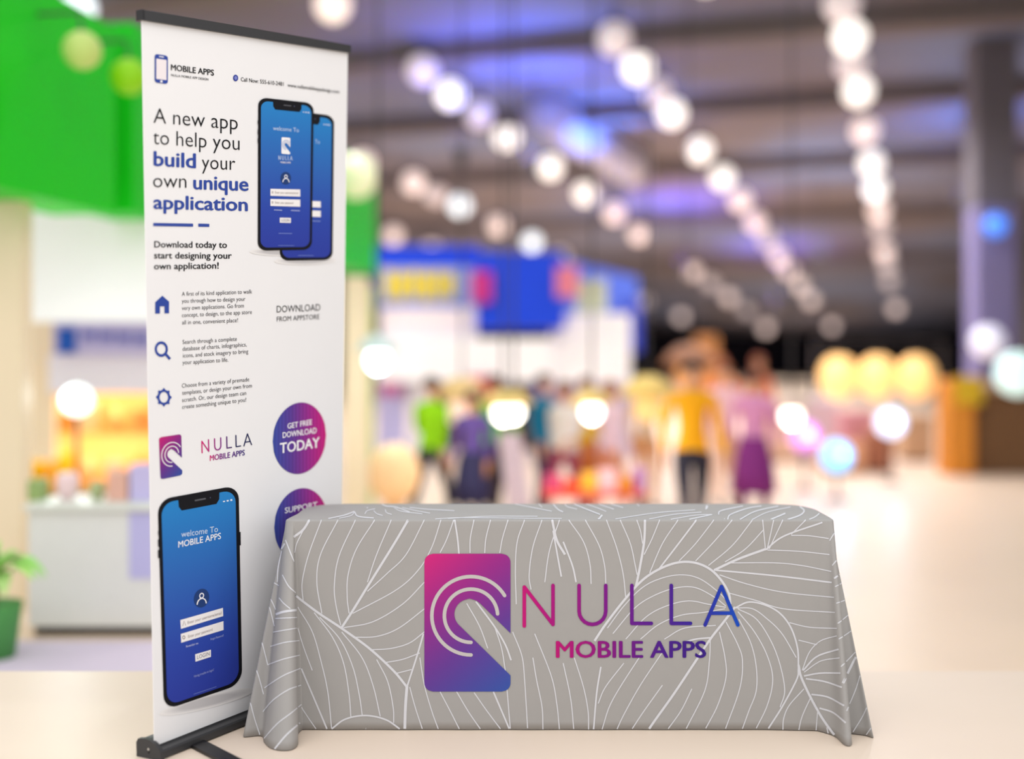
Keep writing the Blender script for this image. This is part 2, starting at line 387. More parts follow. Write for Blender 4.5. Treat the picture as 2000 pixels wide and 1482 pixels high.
# the pointing-hand logo, drawn in a 168 x 269 box
LOGO = [(0, (200, 34, 118)), (.3, (148, 38, 130)), (.62, (98, 54, 142)), (1, (52, 80, 160))]
def logo(I, quad, cut, arc, flat=None, rows=90):
    w_, h_, r0 = 168.0, 269.0, 17.0; cx, cy, r = 88.0, 118.0, 29.5; ux, uy = .715, .699
    def col(x, y): return flat if flat else grad(LOGO, .34*x/w_+.70*y/h_-.02)
    prev = None
    for i in range(rows+1):
        y = h_*i/rows
        d = max(0, r0-y, y-(h_-r0)); ins = r0-math.sqrt(max(0, r0*r0-d*d))
        L, R = ins, w_-ins; dy = y-cy; iv = []
        if abs(dy) <= r: s_ = math.sqrt(r*r-dy*dy); iv.append((cx-s_, cx+s_))
        lo = cx+(dy*ux-r)/uy; hi = cx+(dy*ux+r)/uy; lo = max(lo, cx-dy*uy/ux)
        if hi > lo: iv.append((lo, hi))
        a, b = (min(k[0] for k in iv), max(k[1] for k in iv)) if iv else (None, None)
        if a is None: seg = [(L, R), None] if True else None
        else: seg = [(L, min(a, R)), (b, R) if b < R else None]
        if a is None: seg = [(L, R), None]; typ = 0
        else: typ = 1 if seg[1] else 2
        row = (y, seg, typ)
        if prev:
            y0, s0, t0 = prev
            if typ == 1 and t0 == 0: mid = (cx, cx); s0 = [(s0[0][0], cx), (cx, s0[0][1])]
            if typ == 0 and t0 == 1: row = (y, [(L, R), None], 0); seg = [(L, cx), (cx, R)]
            for k in (0, 1):
                A, B = s0[k], seg[k]
                if A is None: continue
                if B is None:
                    if k == 1: B = (w_, w_)
                    else: continue
                m = 8; vs = []
                for (yy, (p, q_)) in ((y0, A), (y, B)):
                    for j in range(m+1): vs.append((p+(q_-p)*j/m, yy))
                I.pts([bil(quad, x/w_, yy/h_) for x, yy in vs], [(j, j+1, m+2+j, m+1+j) for j in range(m)], [L3(col(x, yy)) for x, yy in vs])
        prev = row
    I.o += .0004
    wpx = 7*math.hypot(quad[1][0]-quad[0][0], quad[1][1]-quad[0][1])/168
    for rad, a0, a1 in ((52, 4, 270), (76.5, 31, 270)):
        pl = []
        for k in range(41):
            t = math.radians(a0+(a1-a0)*k/40); pl.append(bil(quad, (91+rad*math.cos(t))/w_, (121-rad*math.sin(t)*1.0)/h_))
        I.stroke(pl, wpx, arc)
def nulla(I, org, ex, ey, wpx, stops, total, only=None):     # thin geometric capitals, letter boxes in px of the table print
    G = [[[(1024, 1222), (1024, 1146), (1080, 1219), (1080, 1143)]],
         [[(1131, 1143)]+[(1157+26*math.cos(t), 1193+26*math.sin(t)) for t in [math.pi-math.pi*k/10 for k in range(11)]]+[(1183, 1143)]],
         [[(1234, 1143), (1234, 1217), (1272, 1217)]], [[(1311, 1143), (1311, 1217), (1348.5, 1217)]],
         [[(1377, 1220), (1409, 1145), (1441, 1220)], [(1389, 1197), (1429, 1197)]]]
    for gi, L in enumerate(G):
        if only is not None and gi != only: continue
        for st in L:
            pts = [((x-1020.5)/(1444-1020.5), (1220-y)/77.5) for x, y in st]
            den = []
            for a, b in zip(pts, pts[1:]): den += [a]
            den.append(pts[-1])
            pp = [(org[0]+ex[0]*u+ey[0]*v, org[1]+ex[1]*u+ey[1]*v) for u, v in den]
            for a, b in zip(pp, pp[1:]):
                I.stroke([a, b], wpx, None, True, lambda x, y: grad(stops, (x-org[0])/ex[0]))
NST = [(0, (186, 10, 112)), (.42, (112, 14, 130)), (.75, (58, 28, 140)), (1, (12, 72, 182))]
I = Ink(ban); logo(I, [(309, 864.5), (352.6, 857.5), (354.8, 937), (312.6, 946)], None, (240, 236, 238), rows=60); done(I, 'logo_print')
I = Ink(ban); nulla(I, (392.5, 893), (98, -16.5), (-.6, -23), 2.1, [(0, (215, 25, 120)), (.4, (130, 40, 140)), (.65, (40, 44, 90)), (1, (40, 44, 90))], 1)
I.text('MOBILE APPS', (408.5, 909), (476.6, 897.2), 10.6, None, .016, col2=[(0, (215, 25, 120)), (.3, (130, 40, 140)), (1, (60, 44, 130))]); done(I, 'brand_lettering')

def shade_blob(I, c, rx, ry, sl):                        # soft printed grey under a phone picture
    n = 24; vs = []; cols = []; fs = []
    W_, G_ = L3((243, 241, 240)), L3((196, 194, 196))
    vs.append(c); cols.append(G_)
    for ring, k in ((.55, G_), (1, W_)):
        for i in range(n):
            t = 2*math.pi*i/n; vs.append((c[0]+rx*ring*math.cos(t), c[1]+ry*ring*math.sin(t)+sl*rx*ring*math.cos(t))); cols.append(k)
    for i in range(n): fs += [(0, 1+i, 1+(i+1) % n), (1+i, 1+n+i, 1+n+(i+1) % n, 1+(i+1) % n)]
    I.pts(vs, fs, cols)
SCR = lambda u, v: grad([(0, (38, 132, 202)), (.4, (46, 100, 182)), (.75, (44, 70, 168)), (1, (44, 60, 160))], v)
def phone(I, quad, ins, ru, rv, base, notch=(.28, .74, .075)):
    I.o = base; I.rr(quad, ru, rv, (14, 14, 20))
    w = ins
    q2 = [bil(quad, w, w*.47), bil(quad, 1-w, w*.47), bil(quad, 1-w, 1-w*.42), bil(quad, w, 1-w*.42)]
    I.o = base+.0004; I.rr(q2, ru*.92, rv*.92, SCR, 30)
    I.o = base+.0008; a, b, h = notch
    I.poly([bil(quad, a, .012), bil(quad, b, .012), bil(quad, b-.005, h*.72), bil(quad, b-.04, h), bil(quad, a+.04, h), bil(quad, a+.005, h*.72)], (14, 14, 20))
    I.o = base+.0012
    I.stroke([bil(quad, .46, h*.5), bil(quad, .58, h*.5)], max(1.2, 3*(quad[1][0]-quad[0][0])/157), (90, 92, 98)); I.disc(bil(quad, .645, h*.5), 1.2, 1.4, (70, 76, 100))
    for k in range(3): I.stroke([bil(quad, .80+.045*k, .068), bil(quad, .825+.045*k, .068)], (1.5+.4*k)*(quad[1][0]-quad[0][0])/110, (235, 240, 250), caps=False)
def person_icon(I, c, k, sl):
    I.disc(c, 14.5*k, 17.5*k, (34, 62, 118), sl); I.o += .0004
    I.disc((c[0], c[1]-4.5*k), 4.6*k, 5.4*k, (245, 246, 250), sl, .62)
    I.stroke([(c[0]+8.6*k*math.cos(t), c[1]+11*k-10.5*k*math.sin(t)+sl*8.6*k*math.cos(t)) for t in [math.pi*(.02+.96*i/10) for i in range(11)]], 2.1*k, (245, 246, 250)); I.o -= .0004
WH = (246, 243, 243); GT = (150, 138, 134)
I = Ink(ban); shade_blob(I, (596, 513), 62, 9, -.03); shade_blob(I, (548, 497), 62, 8, 0)
B2 = [(546, 212), (654.5, 223), (650, 511.5), (545.5, 514.5)]
phone(I, B2, .045, .16, .055, .0006)
I.o = .0018; I.text('To', (615.7, 279.3), (624.8, 280), 8, (190, 215, 245), -.002)
I.poly([(590, 394), (626.4, 395), (626.4, 407.3), (590, 406.6)], WH); I.poly([(590, 413), (626.4, 413.8), (626.4, 426.2), (590, 425.5)], WH)
I.stroke([(610, 434.2), (626, 434.6)], 1.2, (150, 170, 225), caps=False); I.stroke([(581, 503.4), (612, 503.2)], 1.2, (110, 130, 205), caps=False)
done(I, 'rear_phone_picture')
I = Ink(ban)
A2 = [(503, 188.5), (613.2, 198.5), (608.4, 491.5), (501.8, 495)]
phone(I, A2, .045, .16, .055, .0022, (.26, .78, .07))
for y0, y1 in ((235, 242), (253, 263), (270, 280)): I.stroke([(502.6, y0), (502.4, y1)], 2, (30, 30, 36), caps=False)
I.o = .0036
I.text('welcome To', (531.3, 254), (582.6, 257.4), 8.2, (205, 225, 248), -.003)
logo(I, [(548.3, 267.8), (565.7, 269), (565.2, 302.3), (547.9, 301)], None, (56, 112, 188), flat=(244, 244, 248), rows=40)
I.o = .0036; nulla(I, (542, 313), (27.6, .8), (0, -8.2), .8, [(0, (205, 222, 246)), (1, (205, 222, 246))], 1)
I.text('MOBILE APPS', (545.8, 320), (566.2, 320.6), 3.4, WH, .01)
person_icon(I, (556.6, 350), .72, 0)
I.o = .0036
for y in (371.6, 391.8): I.poly([(526, y), (585, y+.6), (585, y+14.6), (526, y+14)], WH)
I.poly([(544.5, 428.8), (566.3, 429), (566.3, 439), (544.5, 438.8)], WH); I.stroke([(542, 460), (568.5, 460)], 1.1, (130, 150, 220), caps=False); I.stroke([(541, 484.2), (573, 484)], 1, (110, 130, 205), caps=False)
I.stroke([(533, 413.6), (549, 414)], 1.4, (185, 195, 235), caps=False); I.stroke([(566.5, 414), (584, 414.4)], 1.4, (185, 195, 235), caps=False)
I.o = .004; I.text('Enter your username/email', (535, 380.8), (581, 381.3), 4.4, GT); I.text('Enter your password', (535, 401), (571, 401.4), 4.4, GT); I.text('LOGIN', (547.5, 436.4), (563.5, 436.5), 5.2, (120, 120, 140))
for y in (378.5, 398.7): I.disc((530, y), 1.6, 2.4, GT, 0, .5, 10)
done(I, 'front_phone_picture')
I = Ink(ban); shade_blob(I, (404, 1372), 92, 13, -.25)
PH = [(306.8, 985.5), (464.4, 955.5), (471.5, 1337), (320.6, 1389)]
phone(I, PH, .042, .17, .07, .0006, (.25, .76, .073))
for y0, y1 in ((1046, 1054), (1062, 1076), (1082, 1098)): I.stroke([(308.6, y0), (309.2, y1)], 2.4, (24, 24, 30), caps=False)
I.stroke([(466.6, 1046), (467, 1072)], 2.2, (24, 24, 30), caps=False)
I.o = .0018
I.text('welcome To', (352.4, 1057.3), (423.4, 1046.2), 11.4, (214, 230, 248), -.004); I.text('MOBILE APPS', (346.6, 1077.4), (429.4, 1059.6), 11.8, (246, 248, 252), .008)
person_icon(I, (392, 1174), 1.02, -.16); I.o = .0018
I.poly([(351, 1216.5), (433.5, 1192.3), (434, 1208.3), (352.3, 1233.3)], WH); I.poly([(352, 1243), (434.5, 1217.8), (434.8, 1234.8), (352.8, 1259.8)], WH)
I.poly([(379.8, 1281.7), (410.2, 1272.7), (410.4, 1286.3), (380.4, 1295.9)], WH)
I.text('Remember me', (362.3, 1269), (385.6, 1262), 4.2, (205, 212, 240)); I.text('Forgot Password?', (409.5, 1254.8), (434.8, 1247), 4.2, (170, 182, 228)); I.text('Having trouble to login?', (377.8, 1326), (416, 1312.8), 4.4, (160, 172, 224))
I.stroke([(377, 1357.8), (421, 1343)], 1.3, (100, 118, 196), caps=False)
I.o = .0022; I.text('Enter your username/email', (365, 1224), (430.5, 1204.6), 5.4, GT); I.text('Enter your password', (366, 1250.6), (413, 1236.4), 5.4, GT); I.text('LOGIN', (383.5, 1291), (407.5, 1283.4), 7.2, (120, 116, 132), -.004)
person = [(355.5, 1227.5), (358, 1218), (361, 1226)]; I.stroke(person, 1, GT); I.disc((357.6, 1249.5), 3, 3.8, GT, 0, .55, 12)
done(I, 'large_phone_picture')

# ------------------------------------------------------------------ table and cloth
DT = 4.33; ZT = CAMH-(1015-HY)/F*DT; DB = 4.787
M_cloth = mat('grey_polyester', (160, 158, 156), .75, noise=.03, scale=9, spec=.15, bump=.04)
M_lines = mat('white_line_print', (206, 207, 213), .7, noise=.02, spec=.15)
tbl = thing('folding_table', 'narrow folding table hidden beneath the grey printed cloth', 'table', (.18, 4.56, 0))
MB().bbox((-.755, DT+.02, ZT-.035), (1.11, DB-.05, ZT-.006), .008).build('table_top', M_white, tbl)
for x in (-.6, .95):
    for y in (DT+.08, DB-.12): MB().tube([(x, y, ZT-.03), (x, y, .002)], .014, 10).build('leg', M_black, tbl)
def f0(px, py): p = fl(px, py, 0.0); return (p.x, p.y)
ST = [((-.635, 4.787), (-.655, 4.80)), ((-.741, 4.743), (-.765, 4.765)), ((-.785, 4.637), (-.82, 4.65)), ((-.788, 4.50), (-.865, 4.50)), ((-.797, 4.41), (-.915, 4.33)),
      ((-.800, 4.37), f0(475, 1440)), ((-.801, 4.352), f0(505, 1438)), ((-.80, 4.345), f0(513, 1441)), ((-.797, 4.34), f0(516, 1451)), ((-.792, 4.336), f0(528, 1462)), ((-.785, 4.333), f0(549, 1467)),
      ((-.778, 4.331), f0(571, 1465)), ((-.772, 4.330), f0(582, 1455)), ((-.768, 4.330), f0(582, 1437)), ((-.764, 4.330), f0(589, 1427)), ((-.758, 4.33), f0(596, 1425.7))]
CL = len(ST)
for k in range(1, 40): x = -.758+(1.085+.758)*k/40; xb = -.7287+(1.0705+.7287)*k/40; ST.append(((x, 4.33), (xb, 4.3295-.003*math.sin(k*.62)**2-(.012*((k-34)/6)**2 if k > 34 else 0))))
CF = len(ST)
ST += [((1.085, 4.33), f0(1596, 1428)), ((1.11, 4.33), f0(1628, 1438)), ((1.124, 4.331), f0(1648, 1455)), ((1.131, 4.334), f0(1660, 1458)), ((1.135, 4.34), f0(1664, 1452)), ((1.138, 4.35), f0(1656, 1441)),
       ((1.14, 4.37), f0(1657, 1434)), ((1.142, 4.42), f0(1688, 1437)), ((1.142, 4.46), f0(1706, 1441)), ((1.142, 4.52), (1.238, 4.38)), ((1.14, 4.637), (1.19, 4.65)), ((1.096, 4.743), (1.13, 4.77)), ((.99, 4.787), (1.0, 4.805))]
CR = len(ST)
for k in range(1, 8): x = .99+(-.635-.99)*k/8; ST.append(((x, 4.787), (x, 4.80)))
flat4 = [(*a, *b) for a, b in ST]
loop = smoothed(flat4[:CL], 5)+flat4[CL:CF]+smoothed(flat4[CF:CR], 5)+flat4[CR:]   # smooth round the corners, straight along front and back
cm = MB(); n = len(loop); NV = 26; cen = Vector((.18, 4.56, 0))
rings = []
def ins(p, d):
    v = Vector((p[0], p[1], 0)); return v
# outward normals of the top path
nor = []
for i in range(n):
    a = loop[i-1]; b = loop[(i+1) % n]; t = Vector((b[0]-a[0], b[1]-a[1], 0)); t.normalize(); nor.append(Vector((t.y, -t.x, 0)))
if sum((Vector((loop[i][0], loop[i][1], 0))-cen).dot(nor[i]) for i in range(n)) < 0: nor = [-v for v in nor]
rr_ = .008
for k in range(4):                                      # rounded table edge
    t = k/4*math.pi/2; rings.append([Vector((loop[i][0], loop[i][1], ZT-rr_+rr_*math.cos(t)))-nor[i]*(rr_*(1-math.sin(t))) for i in range(n)])
for k in range(NV+1):
    v = k/NV; g = v**.96
    rings.append([Vector((p[0]+(p[2]-p[0])*g, p[1]+(p[3]-p[1])*g, (ZT-rr_)*(1-v)+.003*v)) for p in loop])
vs = [p for r in rings for p in r]; fs = []
for k in range(len(rings)-1):
    for i in range(n): fs.append((k*n+i, k*n+(i+1) % n, (k+1)*n+(i+1) % n, (k+1)*n+i))
fs.append(list(range(n)))
cm.add(vs, fs)
bm = bmesh.new(); bv = [bm.verts.new(v) for v in cm.v]
for f in cm.f: bm.faces.new([bv[i] for i in f])
bmesh.ops.triangulate(bm, faces=[f for f in bm.faces if len(f.verts) > 4]); bmesh.ops.recalc_face_normals(bm, faces=bm.faces)
bm.verts.index_update(); cm = MB(); cm.add([v.co.copy() for v in bm.verts], [[v.index for v in f.verts] for f in bm.faces]); bvh = BVHTree.FromBMesh(bm); bm.free()
croot = thing('tablecloth', 'grey tablecloth with white leaf lines and a purple logo draped over the table', 'tablecloth', (.18, 4.56, 0))
co = cm.build('cloth', M_cloth, croot, smooth=True)
sm = co.modifiers.new('thickness', 'SOLIDIFY'); sm.thickness = .002; sm.offset = -1
EYE = Vector((0, 0, CAMH))
def hit(px, py, off=.0009):
    d = Vector(((px-CX)/F, 1, -(py-HY)/F)).normalized(); h = bvh.ray_cast(EYE, d)
    if h[0] is None: return None
    nn = h[1] if h[1].dot(d) < 0 else -h[1]
    return h[0]+nn*off
lines = MB()
def cline(pts, w=2.4, zoom=None):
    ox, oy, sc = zoom
    pp = smoothed([(ox+x/sc, oy+(181.5 if sc < 3 and 180 < y < 196 and i == 0 else y)/sc) for i, (x, y) in enumerate(pts)], 26)
    prev = None; up = .0008+.00002*(cline.k % 12); cline.k += 1
    for i, (x, y) in enumerate(pp):
        a = pp[max(i-1, 0)]; b = pp[min(i+1, len(pp)-1)]; dx, dy = b[0]-a[0], b[1]-a[1]; l = math.hypot(dx, dy) or 1
        ww = w/2*(1 if y > 1016 else .55)
        p, q_ = hit(x-dy/l*ww, y+dx/l*ww, up), hit(x+dy/l*ww, y-dx/l*ww, up)
        if p is None or q_ is None or (p-q_).length > .03+ww*.004: prev = None; continue
        if prev and (prev[0]-p).length < .08: lines.add([prev[0], prev[1], q_, p], [(0, 1, 2, 3)])
        prev = (p, q_)
cline.k = 0
A6 = (470, 950, 2.786); A7 = (1100, 950, 2.786)
TK = 4.6; MD = 3.2; TN = 2.1
T6 = [(TK, [(912,185),(830,320),(690,545),(610,675),(548,770)]), (TK, [(300,595),(420,685),(548,770),(700,880),(830,1000),(905,1090)]), (MD, [(995,800),(960,920),(905,1090)]), (TK+1, [(905,1085),(897,1200),(893,1322)]),
 (TN, [(440,190),(370,370),(335,520),(340,620)]), (TN, [(530,190),(435,370),(415,520),(442,690)]), (TN, [(625,190),(535,380),(510,540),(520,650),(545,755)]), (TN, [(730,190),(630,340),(585,480),(580,600),(590,690)]), (TN, [(820,190),(740,370),(690,520)]),
 (TK, [(375,188),(340,235),(288,275)]), (TN, [(345,230),(305,310),(292,360)]), (TN, [(1000,190),(900,370),(800,470),(690,570)]), (TN, [(1090,195),(1040,330),(970,450),(850,560),(610,690)]), (TN, [(1000,520),(880,640),(720,735),(560,768)]),
 (TN, [(1000,665),(860,770),(740,815),(610,820)]), (TN, [(1000,790),(920,850),(820,880),(710,888)]), (TN, [(975,905),(880,940),(780,958)]), (TN, [(930,995),(840,1018)]), (TN, [(1160,190),(1120,290),(1085,360)]), (MD, [(1165,188),(1180,280),(1188,365)]),
 (TN, [(1270,190),(1250,280),(1248,362)]), (TN, [(1360,190),(1335,280),(1328,362)]), (TN, [(1455,190),(1425,280),(1410,362)]), (TN, [(310,655),(390,790),(440,960),(475,1120),(495,1315)]), (TN, [(400,685),(500,820),(560,960),(590,1130),(600,1255)]),
 (TN, [(430,710),(540,830),(610,980),(645,1130),(662,1245)]), (TN, [(550,790),(660,930),(720,1080),(760,1250)]), (TN, [(740,940),(800,1060),(830,1200),(833,1285)]), (MD, [(330,990),(390,1130),(470,1318)]), (TN, [(310,770),(345,880),(390,1000)]), (TN, [(330,1200),(370,1260),(412,1320)]),
 (MD, [(495,1318),(570,1265),(680,1245),(790,1268),(872,1322)]), (MD, [(610,1326),(680,1316),(750,1324)]), (TN, [(920,1090),(950,1200),(990,1322)]), (TN, [(975,930),(1000,1080),(1040,1220),(1077,1322)]), (TN, [(1085,1115),(1140,1220),(1192,1322)]),
 (TN, [(1175,1115),(1240,1225),(1307,1322)]), (TN, [(1270,1120),(1340,1220),(1417,1322)]), (MD, [(1375,1115),(1420,1220),(1465,1325)]), (TN, [(1440,1000),(1450,1110),(1468,1325)]), (TN, [(1230,635),(1300,760),(1345,880)]), (MD, [(1280,625),(1380,760),(1440,860),(1472,945)]),
 (TN, [(1385,770),(1420,880),(1440,1000)]), (TN, [(1545,190),(1505,300),(1495,450),(1500,640)]), (TN, [(1640,190),(1590,330),(1570,480),(1580,560)]), (TN, [(1735,190),(1680,350),(1655,520)]), (TK, [(1695,188),(1720,290),(1765,370)]), (MD, [(1700,240),(1725,380),(1745,490)]),
 (TN, [(1480,790),(1530,920),(1545,1050),(1562,1325)]), (TN, [(1590,930),(1610,1050),(1640,1200),(1645,1325)]), (TN, [(1600,800),(1690,1030),(1720,1180),(1735,1325)]),
 (TN, [(228,480),(260,540),(298,578)]), (TN, [(210,605),(235,635),(270,665)]), (TK, [(192,695),(240,680),(303,672)]), (TN, [(190,718),(305,712)]), (TN, [(178,792),(305,770)]), (TN, [(163,870),(240,848),(318,838)]), (TN, [(147,970),(230,940),(320,917)]), (TN, [(130,1095),(230,1030),(325,988)]),
 (TN, [(122,1225),(180,1160),(260,1105),(328,1080)]), (TN, [(128,1370),(200,1290),(270,1235),(330,1185)]), (MD, [(183,1430),(250,1350),(322,1285)]), (TN, [(245,290),(290,410)]), (MD, [(240,310),(170,440)]), (TN, [(225,350),(205,440),(200,520)]), (TN, [(160,510),(210,540)]),
 (TN, [(145,570),(192,670)]), (TN, [(140,590),(185,760)]), (TN, [(105,790),(125,880),(148,970)]), (TN, [(75,960),(100,1040),(125,1130)]), (TN, [(45,1140),(75,1260),(105,1350)]), (TN, [(240,240),(195,290)])]
T7 = [(MD, [(0,300),(50,430),(70,520)]), (TN, [(30,190),(110,300),(145,420),(152,530)]), (TN, [(120,190),(195,320),(225,430),(232,530)]), (TN, [(235,190),(290,330),(325,470),(340,600)]), (TN, [(310,190),(365,310),(390,420),(402,480)]), (TN, [(400,190),(420,240),(432,310)]),
 (TK, [(445,188),(440,300),(415,450),(395,545)]), (TK, [(170,840),(230,750),(330,620),(430,510),(530,445),(630,412),(720,415),(800,450),(860,510),(900,580),(910,640)]), (TN, [(525,190),(480,290),(440,370)]), (TN, [(625,190),(540,310),(470,470)]), (MD, [(725,190),(620,320),(520,450)]), (TN, [(820,190),(720,310),(630,405)]),
 (TN, [(920,190),(820,300),(720,405)]), (TN, [(1030,190),(920,320),(790,430)]), (TN, [(1090,235),(990,340),(880,410)]), (TK, [(820,455),(950,395),(1100,340)]), (MD, [(1100,345),(1200,270),(1410,195)]), (TN, [(1085,190),(1100,340)]), (TN, [(1145,190),(1110,340)]), (TN, [(1195,190),(1120,340)]), (TN, [(1320,190),(1240,260)]),
 (TN, [(1240,265),(1340,268),(1445,283)]), (TN, [(1110,345),(1280,352),(1450,370)]), (TN, [(910,415),(1150,415),(1300,430),(1460,462)]), (MD, [(830,455),(1000,470),(1200,490),(1462,522)]), (TN, [(850,480),(1000,530),(1200,575),(1475,603)]), (TN, [(905,580),(1050,620),(1200,665),(1480,685)]), (TN, [(1230,740),(1340,765),(1490,772)]), (TN, [(1280,835),(1380,860)]),
 (TN, [(240,770),(330,650),(430,550),(530,500),(640,480),(740,500),(840,570),(890,620)]), (TN, [(270,800),(390,660),(500,590),(620,550),(720,550),(820,600),(885,650)]), (TN, [(340,830),(450,710),(560,650),(680,622),(790,640),(885,657)]), (TN, [(420,830),(520,750),(640,700),(760,685),(880,665)]), (TN, [(550,830),(660,770),(830,755)]), (MD, [(650,850),(720,830),(800,822)]),
 (TK, [(935,655),(870,740),(800,830),(700,980),(600,1130),(500,1270),(462,1325)]), (MD, [(935,660),(1010,628),(1100,645),(1180,690),(1240,770),(1275,880),(1280,990)]), (TN, [(940,660),(1030,665),(1110,720),(1190,800),(1268,930)]), (TN, [(950,665),(1050,720),(1130,840),(1180,970),(1205,1110),(1180,1200)]), (TN, [(950,680),(1040,790),(1110,920),(1140,1050),(1110,1190),(1045,1325)]),
 (TN, [(955,720),(1020,850),(1050,980),(1050,1110),(1010,1220),(972,1325)]), (TN, [(885,735),(950,860),(975,950),(960,1100),(880,1325)]), (TN, [(850,790),(880,930),(885,1040),(840,1190),(770,1325)]), (TN, [(800,830),(795,950),(770,1110),(665,1325)]), (TN, [(700,1100),(640,1220),(565,1325)]), (TN, [(330,960),(230,1090),(190,1180)]), (TN, [(420,920),(310,1090),(250,1200),(210,1325)]),
 (TN, [(540,900),(420,1080),(330,1240),(290,1325)]), (TN, [(540,1080),(440,1220),(370,1325)]), (MD, [(205,980),(185,1100),(175,1200),(165,1325)]), (TN, [(0,960),(40,1150),(58,1325)]), (TN, [(60,930),(110,1090),(135,1220),(138,1325)]), (TK, [(1280,970),(1300,1050),(1380,1210),(1460,1330),(1530,1405)]), (MD, [(1280,990),(1270,1050),(1190,1200),(1110,1325)]),
 (TN, [(1300,1000),(1340,900),(1400,840),(1490,812)]), (MD, [(1305,1000),(1380,925),(1500,885)]), (TN, [(1310,1010),(1400,950),(1505,932)]), (MD, [(1310,1030),(1400,1015),(1510,1015)]), (MD, [(1320,1045),(1420,1060),(1518,1092)]), (MD, [(1350,1130),(1440,1145),(1530,1192)]), (MD, [(1395,1205),(1470,1230),(1538,1285)]), (TN, [(1310,1100),(1230,1190),(1200,1260),(1195,1325)]), (TN, [(1345,1150),(1300,1250),(1280,1330)]), (TN, [(1385,1220),(1375,1335)]), (TN, [(1435,1310),(1450,1370)]),
 (TN, [(1450,295),(1480,240),(1490,200)]), (TN, [(1465,430),(1500,380),(1530,320)]), (MD, [(1475,500),(1555,435)]), (TN, [(1480,545),(1520,525),(1568,520)]), (TN, [(1487,635),(1583,600)]), (TN, [(1495,745),(1550,700),(1600,670)]), (TN, [(1500,830),(1560,790),(1610,755)]), (TK, [(1522,1070),(1580,950),(1633,860)]), (TN, [(1512,980),(1630,860)]), (TN, [(1542,1220),(1600,1080),(1640,930)]), (TN, [(1577,1335),(1640,1230),(1675,1130)]), (TN, [(1650,1350),(1685,1300)])]
for w_, p_ in T6: cline(p_, w_, A6)
for w_, p_ in T7: cline(p_, w_, A7)
TA = (600, 960, 4.0); TB = (1100, 960, 3.333)
for w_, p_ in [(5, [(20,212),(130,195),(260,170),(380,158),(465,130),(455,118)]), (4, [(165,212),(290,185),(370,155)]), (3, [(250,210),(340,190),(372,158)]), (4, [(370,160),(400,195),(520,208)]), (3, [(450,175),(470,150),(530,135)]), (3, [(520,150),(545,175),(590,188)]), (4, [(580,97),(620,115),(690,122),(800,160)]), (3, [(680,128),(740,155),(900,175)]), (3, [(610,140),(620,165),(660,180)]), (3, [(740,125),(850,150),(960,170)]), (3, [(800,125),(950,140),(1150,150)]),
               (3, [(1000,216),(1200,205),(1580,208),(1990,212)]), (3, [(1620,97),(1760,125),(1910,155)]), (3, [(1810,97),(1835,125)]), (4, [(1920,97),(1960,140),(1999,160)]), (3, [(1100,212),(1400,195),(1800,195)])]: cline(p_, w_, TA)
for w_, p_ in [(5, [(0,150),(120,165),(235,178)]), (6, [(235,178),(260,150),(330,120),(495,95)]), (4, [(70,82),(150,115),(240,150)]), (3, [(10,82),(30,100),(90,115)]), (3, [(150,82),(230,110),(280,130)]), (3, [(230,82),(330,115)]), (3, [(310,82),(390,105)]), (3, [(480,82),(495,95)]), (8, [(945,82),(935,100),(945,125),(1050,183)]), (4, [(820,182),(900,165),(970,150)]), (3, [(560,180),(720,150),(900,135)]), (3, [(340,180),(600,140),(860,120)]),
               (4, [(1010,150),(1030,125),(1170,95)]), (4, [(1070,183),(1090,150),(1200,110),(1290,95)]), (4, [(1150,183),(1250,130),(1400,95)]), (3, [(1230,183),(1330,135),(1480,100)]), (5, [(1350,183),(1450,140),(1540,97)]), (5, [(1540,97),(1568,125),(1540,155),(1460,183)]), (4, [(1600,183),(1640,165),(1668,142)]), (3, [(700,182),(860,155),(960,150)])]: cline(p_, w_, TB)
lo_ = lines.build('leaf_line_print', M_lines, co); lo_['label'] = 'white leaf outline print'
tab = lambda x, y, off: hit(x, y, .0016+off)
I = Ink(tab); logo(I, [(829, 1081), (997, 1081), (997, 1350), (829, 1350)], None, (188, 184, 182), rows=120)
o = I.build('logo_print', M_ink, co); o['label'] = 'pink to blue pointing hand logo'
for gi in range(5):
    I = Ink(tab); nulla(I, (1020.5, 1220), (423.5, 0), (0, -77.5), 7, NST, 1, gi); I.build('letter_print', M_ink, co)
I = Ink(tab)
I.text('MOBILE APPS', (1085.6, 1283.5), (1379.3, 1283.5), 31.5, None, .022, col2=[(0, (180, 4, 110)), (.3, (136, 6, 120)), (.7, (70, 20, 130)), (1, (50, 20, 124))])
o = I.build('brand_lettering', M_ink, co); o['label'] = 'magenta to violet bold printed lettering'

